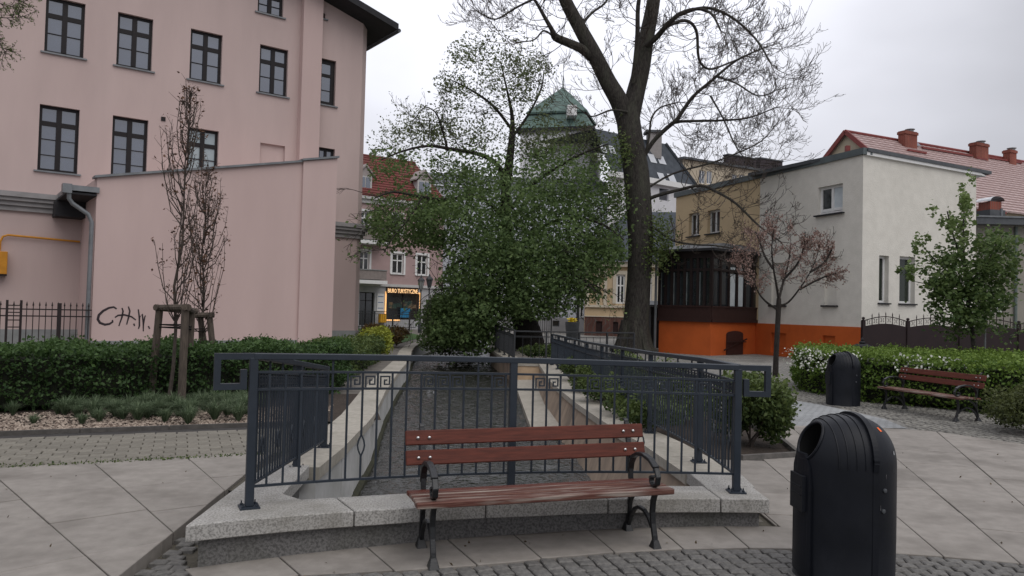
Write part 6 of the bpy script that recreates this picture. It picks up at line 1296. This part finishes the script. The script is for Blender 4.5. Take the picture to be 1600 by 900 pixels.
L_([(1004, 315), (1026, 306), (1060, 297), (1095, 290), (1120, 300), (1150, 318), (1185, 352), (1220, 378)], [4.6, 4.2, 3.8, 3.4, 3, 2.6, 2, 1.4], 0, -3, 1.2)
L_([(1000, 345), (1025, 358), (1052, 376), (1085, 382), (1120, 384), (1165, 392)], [3, 2.8, 2.4, 2.1, 1.7, 1.2], 0, -2.5, .9)
L_([(1003, 300), (1050, 272), (1110, 255), (1150, 240), (1190, 220), (1216, 190)], [2.8, 2.4, 2.2, 1.9, 1.5, 1], 0, 2.5, 1.1)
L_([(1120, 120), (1150, 130), (1185, 150), (1215, 140)], [2.4, 2, 1.6, 1], 0, 0, 1.4)
L_([(1110, 150), (1130, 185), (1148, 225), (1165, 250)], [2.2, 1.8, 1.4, 1], 0, -1, 1.2)
L_([(980, 175), (955, 172), (925, 182), (905, 170)], [3, 2.2, 1.6, 1], -.5, -1.6, .9)
L_([(905, 42), (925, 20), (945, 5), (960, -20)], [4, 3, 2.5, 2], 0, 1, 1.2)
L_([(884, 2), (850, -6), (810, 10), (775, 30), (750, 20)], [3.5, 3, 2.4, 1.8, 1.2], -.5, -2, 1.2)
L_([(868, 60), (850, 48), (835, 62), (812, 66)], [2.5, 2, 1.5, 1], -1, -2, .9)
m = MB(); tips = []
for cc, rd, tw, lv in limbs:
    tot = sum((cc[i+1]-cc[i]).length for i in range(len(cc)-1)); n = int(tot*4.0*tw)
    for k in range(n):
        f = rr_.uniform(.22, 1.0)**.8; i = min(len(cc)-2, int(f*(len(cc)-1))); a = (cc[i+1]-cc[i]).normalized(); o = Vector((rr_.gauss(0, 1), rr_.gauss(0, .9), rr_.gauss(0, 1))); o = (o-a*o.dot(a)).normalized()
        grow(m, rr_, cc[i], a*.5+o, rr_.uniform(.8, 2.3)*(1.15-.35*f), max(.009, min(.022, rd[i]*.3)), 2, .50, .20, tips, (4, 4), .52, .0075, .85)
    for q in range(3): grow(m, rr_, cc[-1], (cc[-1]-cc[-3]).normalized()+Vector((rr_.gauss(0, .3), rr_.gauss(0, .3), rr_.gauss(0, .3))), 2.2, .016, 2, .50, .18, tips, (4, 4), .55, .0075, .9)
m.build('twigs', M_twig, bt)
leaves('buds', [(p+Vector((rr_.gauss(0, .02), rr_.gauss(0, .02), rr_.gauss(0, .02)))) for p, d in tips if rr_.random() < .5], .06, leafmat('bud', (.05, .04, .028), (.10, .085, .05), .2), bt, .5)
print('bare tree twigs', len(m.v), len(tips))
# leafy suckers low on the trunk
C = []
for _ in range(2200):
    x, y = rr_.choice([(1032, 355, 22, 28), (1040, 385, 18, 18), (1022, 400, 14, 30), (975, 235, 25, 14), (962, 300, 20, 26)])[:2], 0
    C.append(D(x[0]+rr_.gauss(0, 10), x[1]+rr_.gauss(0, 15), Y+rr_.gauss(-.5, .5)))
leaves('sucker_foliage', C, .13, L_tree2, bt, .6, hang=.3)
# ---------------------------------------------------------------- the leafy tree over the canal
gt_ = thing('leafy_tree', 'spreading tree with fresh drooping green leaves over the canal bend', 'tree', (*D(826, 543, 33)[:2], 0)); Y = 33.0; S = Y/1200; rg = random.Random(4)
def limb2(px, rads, y0=0, y1=0, seg=8, nm='limb'):
    n = len(px); pts = [D(x, y, Y+lerp(y0, y1, i/(n-1))) for i, (x, y) in enumerate(px)]; c = curve(None, pts); rad = [lerp(rads[min(int(i/4), n-1)], rads[min(int(i/4)+1, n-1)], (i % 4)/4)*S*(1 if nm == 'trunk' else .62) for i in range(len(c))]; MB().tube(c, rad, seg).build(nm, M_barkd, gt_, smooth=True); return c
G_ = []
G_.append(limb2([(826, 556), (824, 520), (812, 480), (800, 430), (793, 370), (790, 310), (795, 260), (800, 215), (800, 180), (792, 140), (782, 95)], [30, 22, 15, 11, 9, 8, 7, 5, 3, 1.6, .6], seg=14, nm='trunk'))
for px, rd, a0, a1 in (([(793, 285), (775, 255), (745, 240), (710, 234), (670, 228), (630, 236), (595, 250)], [7, 6, 5.2, 4.6, 3.6, 2.6, 1.5], 0, -2.5), ([(793, 350), (770, 322), (740, 306), (700, 312), (660, 308), (615, 300), (585, 310)], [6, 5, 4.5, 4, 3.2, 2.4, 1.4], 0, -3.5), ([(795, 330), (830, 290), (870, 262), (910, 240), (950, 225)], [6, 5, 4, 2.8, 1.4], 0, -2), ([(798, 400), (840, 360), (890, 340), (940, 350), (975, 375)], [6, 5, 4, 3, 1.6], 0, -3), ([(800, 215), (825, 180), (845, 140), (850, 110)], [4, 3.2, 2.4, 1.4], 0, 1.5), ([(798, 200), (770, 165), (735, 140), (705, 125)], [4, 3.4, 2.4, 1.2], 0, -1.5), ([(700, 236), (690, 200), (680, 175), (660, 165)], [3, 2.4, 1.8, 1], -1, -2), ([(797, 420), (760, 400), (715, 410), (695, 432), (690, 455)], [5, 4.4, 3.6, 2.6, 1.4], 0, -4), ([(808, 470), (770, 470), (735, 500), (715, 530)], [5, 4, 3, 1.6], 0, -3.5), ([(800, 430), (850, 420), (900, 430), (930, 455)], [5, 4, 3, 1.6], 0, -4), ([(660, 308), (640, 340), (615, 370), (600, 395)], [2.4, 2, 1.4, .8], -3, -4)): G_.append(limb2(px, rd, a0, a1))
m = MB(); tips = []
for cc in G_[:]:
    tot = sum((cc[i+1]-cc[i]).length for i in range(len(cc)-1))
    for k in range(int(tot*1.9)):
        f = rg.uniform(.3, 1.0); i = min(len(cc)-2, int(f*(len(cc)-1))); a = (cc[i+1]-cc[i]).normalized(); o = Vector((rg.gauss(0, 1), rg.gauss(0, 1), rg.gauss(0, 1))); o = (o-a*o.dot(a)).normalized(); low = cc[i].z < 7
        grow(m, rg, cc[i], a*.6+o, rg.uniform(1.0, 2.2), .018, 2, -.18 if low else .10, .14, tips, (3, 4), .55, .007, .85)
m.build('twigs', M_barkd, gt_)
# crown: clumps of leaves by region (centre and half-size across the picture, depth, share, paleness)
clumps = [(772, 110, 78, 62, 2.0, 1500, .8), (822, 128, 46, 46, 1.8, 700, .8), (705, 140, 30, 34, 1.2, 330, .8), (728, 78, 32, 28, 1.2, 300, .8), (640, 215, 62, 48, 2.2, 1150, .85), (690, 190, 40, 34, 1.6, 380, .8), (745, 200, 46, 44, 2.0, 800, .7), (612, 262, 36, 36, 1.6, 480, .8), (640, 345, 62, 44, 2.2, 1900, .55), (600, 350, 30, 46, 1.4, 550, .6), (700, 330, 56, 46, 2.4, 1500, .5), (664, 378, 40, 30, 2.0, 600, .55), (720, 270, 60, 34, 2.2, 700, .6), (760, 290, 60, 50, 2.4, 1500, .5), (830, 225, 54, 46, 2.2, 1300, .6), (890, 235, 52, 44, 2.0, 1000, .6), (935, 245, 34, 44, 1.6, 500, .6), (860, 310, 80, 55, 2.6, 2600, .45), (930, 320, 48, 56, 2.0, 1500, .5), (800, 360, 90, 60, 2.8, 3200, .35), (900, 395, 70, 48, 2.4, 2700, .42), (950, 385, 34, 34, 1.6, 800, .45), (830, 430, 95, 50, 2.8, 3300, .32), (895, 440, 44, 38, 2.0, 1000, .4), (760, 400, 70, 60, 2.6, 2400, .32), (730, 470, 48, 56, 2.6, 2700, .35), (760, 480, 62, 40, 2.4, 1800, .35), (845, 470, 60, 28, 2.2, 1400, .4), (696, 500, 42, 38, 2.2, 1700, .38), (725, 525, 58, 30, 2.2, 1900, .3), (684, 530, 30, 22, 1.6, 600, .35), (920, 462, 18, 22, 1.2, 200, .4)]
C = []; var = []
for cx, cy, rx, ry, dz, n, v in clumps:
    sub = [(rg.gauss(0, .55), rg.gauss(0, .55), rg.gauss(0, .6), rg.uniform(.16, .34)) for _ in range(max(6, n//38))]
    yo = -1.6 if cy > 300 else 0
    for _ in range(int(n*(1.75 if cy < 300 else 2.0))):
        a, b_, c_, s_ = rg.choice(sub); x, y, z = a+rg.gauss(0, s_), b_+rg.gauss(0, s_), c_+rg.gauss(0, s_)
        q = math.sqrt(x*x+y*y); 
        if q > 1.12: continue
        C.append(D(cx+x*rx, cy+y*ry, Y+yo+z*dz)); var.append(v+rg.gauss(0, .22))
tp_ = [p for p, d in tips if rg.random() < .55]
for p in tp_: C.append(p+Vector((rg.gauss(0, .08), rg.gauss(0, .08), rg.gauss(0, .08)))); var.append(rg.gauss(.6, .2))
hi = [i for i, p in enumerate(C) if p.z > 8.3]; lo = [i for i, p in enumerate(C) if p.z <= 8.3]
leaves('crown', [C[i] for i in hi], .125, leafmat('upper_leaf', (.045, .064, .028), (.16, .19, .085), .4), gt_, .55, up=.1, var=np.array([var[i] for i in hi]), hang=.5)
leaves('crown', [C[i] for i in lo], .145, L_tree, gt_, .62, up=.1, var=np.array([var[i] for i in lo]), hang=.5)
print('leafy', len(C), len(m.v))
# dark bushes that hang over the water at the bend
for (px, py, d, w_, h_, n) in ((694, 560, 31, 1.2, 2.2, 4200), (722, 562, 33.5, 1.8, 2.6, 4800), (745, 556, 36, 1.5, 1.6, 2200)):
    p = D(px, py, d); shrub('bank_shrub', {694: 'dense green bush on the hedge side bank at the canal bend', 722: 'widest dark green bush overhanging the water under the leafy tree', 745: 'low dark bush farthest back above the water'}[px], 'shrub', (p.x, p.y, -.55 if px > 700 else -.2), w_, 1.3, h_, n, .17, L_tree, 'bushes at the canal bend', 5, var0=.3)
# ---------------------------------------------------------------- small cherry with faded blossom
p = G(1212, 589); ct = thing('cherry_tree', 'small round headed tree with faded pink blossom on the cobbles', 'tree', (p.x, p.y, 0)); Y = p.y; S = Y/1200; rc = random.Random(12)
def limb3(px, rads, dy, par, mat_, seg=8, nm='limb', Y=Y):
    n = len(px); pts = [D(x, y, Y+dy*i/(n-1)) for i, (x, y) in enumerate(px)]; c = curve(None, pts); S_ = Y/1200; rad = [lerp(rads[min(int(i/4), n-1)], rads[min(int(i/4)+1, n-1)], (i % 4)/4)*S_ for i in range(len(c))]; MB().tube(c, rad, seg).build(nm, mat_, par, smooth=True); return c
limb3([(1211.5, 592), (1212.5, 560), (1214.5, 520), (1216.5, 480), (1217, 466)], [5, 4.3, 4.1, 4.2, 3.6], 0, ct, M_barkd, nm='trunk')
Q = []
for px, dy in (([(1216, 484), (1200, 474), (1187, 460), (1178, 440), (1170, 415), (1160, 392)], -.5), ([(1217, 478), (1232, 472), (1250, 450), (1266, 425), (1278, 395), (1282, 365)], .4), ([(1217, 470), (1213, 445), (1208, 415), (1206, 385), (1210, 355)], -.8), ([(1217, 468), (1224, 440), (1232, 410), (1236, 380)], .8), ([(1250, 452), (1272, 440), (1295, 430), (1308, 428)], 0), ([(1208, 420), (1195, 400), (1186, 375), (1180, 362)], .6), ([(1226, 435), (1246, 412), (1256, 385), (1258, 362)], -.4), ([(1178, 440), (1165, 425), (1156, 410)], .3), ([(1266, 425), (1288, 410), (1302, 385)], .2)): Q.append(limb3(px, [2.1, 1.7, 1.3, .9, .6, .35], dy, ct, M_barkd, 6))
m = MB(); tips = []
for cc in Q:
    for k in range(12):
        f = rc.uniform(.35, 1.0); i = min(len(cc)-2, int(f*(len(cc)-1))); a = (cc[i+1]-cc[i]).normalized(); o = Vector((rc.gauss(0, 1), rc.gauss(0, 1), rc.gauss(0, .7))); o = (o-a*o.dot(a)).normalized(); grow(m, rc, cc[i], a*.8+o*.8, rc.uniform(.25, .65), .007, 1, .15, .12, tips, (4,), .6, .0035, .7)
m.build('twigs', M_barkd, ct); C = []
for p, d in tips:
    for k in range(6): C.append(p-d*rc.uniform(0, .22)+Vector((rc.gauss(0, .035), rc.gauss(0, .035), rc.gauss(0, .035))))
leaves('blossom', C, .05, L_blossom, ct, .8)
# ---------------------------------------------------------------- young maple by the gates
Y = 18.2; p = D(1522, 552, Y); mt = thing('young_tree', 'young spreading tree with fresh green leaves rising from the bright hedge', 'tree', (p.x, p.y, 0)); rm = random.Random(31)
limb3([(1522, 570), (1522, 545), (1518, 510), (1512, 470), (1508, 420), (1505, 370), (1508, 300)], [4.2, 3.8, 3.4, 2.6, 2, 1.4, .5], 0, mt, M_bark, nm='trunk', Y=Y)
for px, dy in (([(1517, 505), (1490, 470), (1460, 448), (1430, 440)], -.4), ([(1517, 500), (1545, 460), (1565, 430), (1588, 420)], .3), ([(1512, 470), (1485, 430), (1455, 400), (1435, 375)], .4), ([(1512, 470), (1540, 420), (1555, 385), (1570, 365)], -.4), ([(1508, 420), (1490, 370), (1480, 330)], .2)): limb3(px, [1.8, 1.4, 1, .5], dy, mt, M_bark, 6, Y=Y)
C = []; var = []
for cx, cy, rx, ry, n, v in ((1507, 310, 14, 26, 260, .8), (1500, 355, 24, 32, 480, .75), (1485, 345, 10, 14, 80, .8), (1436, 385, 12, 22, 110, .7), (1422, 425, 22, 20, 150, .6), (1465, 420, 30, 30, 600, .5), (1500, 430, 44, 40, 1700, .4), (1550, 420, 40, 44, 1300, .45), (1560, 375, 32, 20, 480, .5), (1582, 425, 14, 16, 130, .5), (1505, 480, 50, 34, 1500, .35), (1455, 455, 26, 18, 330, .45), (1545, 470, 34, 34, 700, .38), (1520, 510, 34, 18, 480, .4)):
    sub = [(rm.gauss(0, .5), rm.gauss(0, .5), rm.gauss(0, .6), rm.uniform(.14, .3)) for _ in range(max(5, n//28))]
    for _ in range(n):
        a, b_, c_, s_ = rm.choice(sub); x, y, z = a+rm.gauss(0, s_), b_+rm.gauss(0, s_), c_+rm.gauss(0, s_)
        C.append(D(cx+x*rx, cy+y*ry, Y+z*.75)); var.append(v+rm.gauss(0, .2))
leaves('crown', C, .10, leafmat('maple_leaf', (.04, .078, .024), (.165, .225, .075), .4), mt, .75, var=np.array(var), hang=.25)
# ---------------------------------------------------------------- budding branch that reaches in from a tree outside the picture
Y = 10.0; p = D(-230, 600, Y); ot = thing('budding_tree', 'small tree whose budding twigs reach into the upper corner beside the pink wall', 'tree', (p.x, p.y, 0)); ro = random.Random(8)
limb3([(-230, 660), (-225, 500), (-215, 300), (-190, 150), (-150, 40)], [10, 8, 7, 5, 3], 0, ot, M_bark, nm='trunk', Y=Y)
Q = [limb3(px, [2.2, 1.6, 1.1, .7, .4], dy, ot, M_twig, 6, Y=Y) for px, dy in (([(-190, 150), (-120, 60), (-60, 20), (-10, 5), (25, 12)], .5), ([(-60, 20), (-30, 40), (-5, 62), (10, 85)], -.3), ([(-120, 60), (-60, 30), (-20, 25), (10, 28), (42, 25)], .2), ([(-60, 10), (-15, -12), (15, -5), (40, 5)], .1))]
m = MB(); tips = []
for cc in Q:
    for k in range(26):
        f = ro.uniform(.45, 1.0); i = min(len(cc)-2, int(f*(len(cc)-1))); a = (cc[i+1]-cc[i]).normalized(); o = Vector((ro.gauss(0, 1), ro.gauss(0, 1), ro.gauss(0, 1))); o = (o-a*o.dot(a)).normalized(); grow(m, ro, cc[i], a*.5+o*.9, ro.uniform(.10, .26), .005, 1, -.05, .2, tips, (3,), .6, .0022, .9)
m.build('twigs', M_twig, ot); leaves('buds', [q+Vector((ro.gauss(0, .01), ro.gauss(0, .01), ro.gauss(0, .01))) for q, d in tips for _ in range(3)], .026, L_tree2, ot, .5)
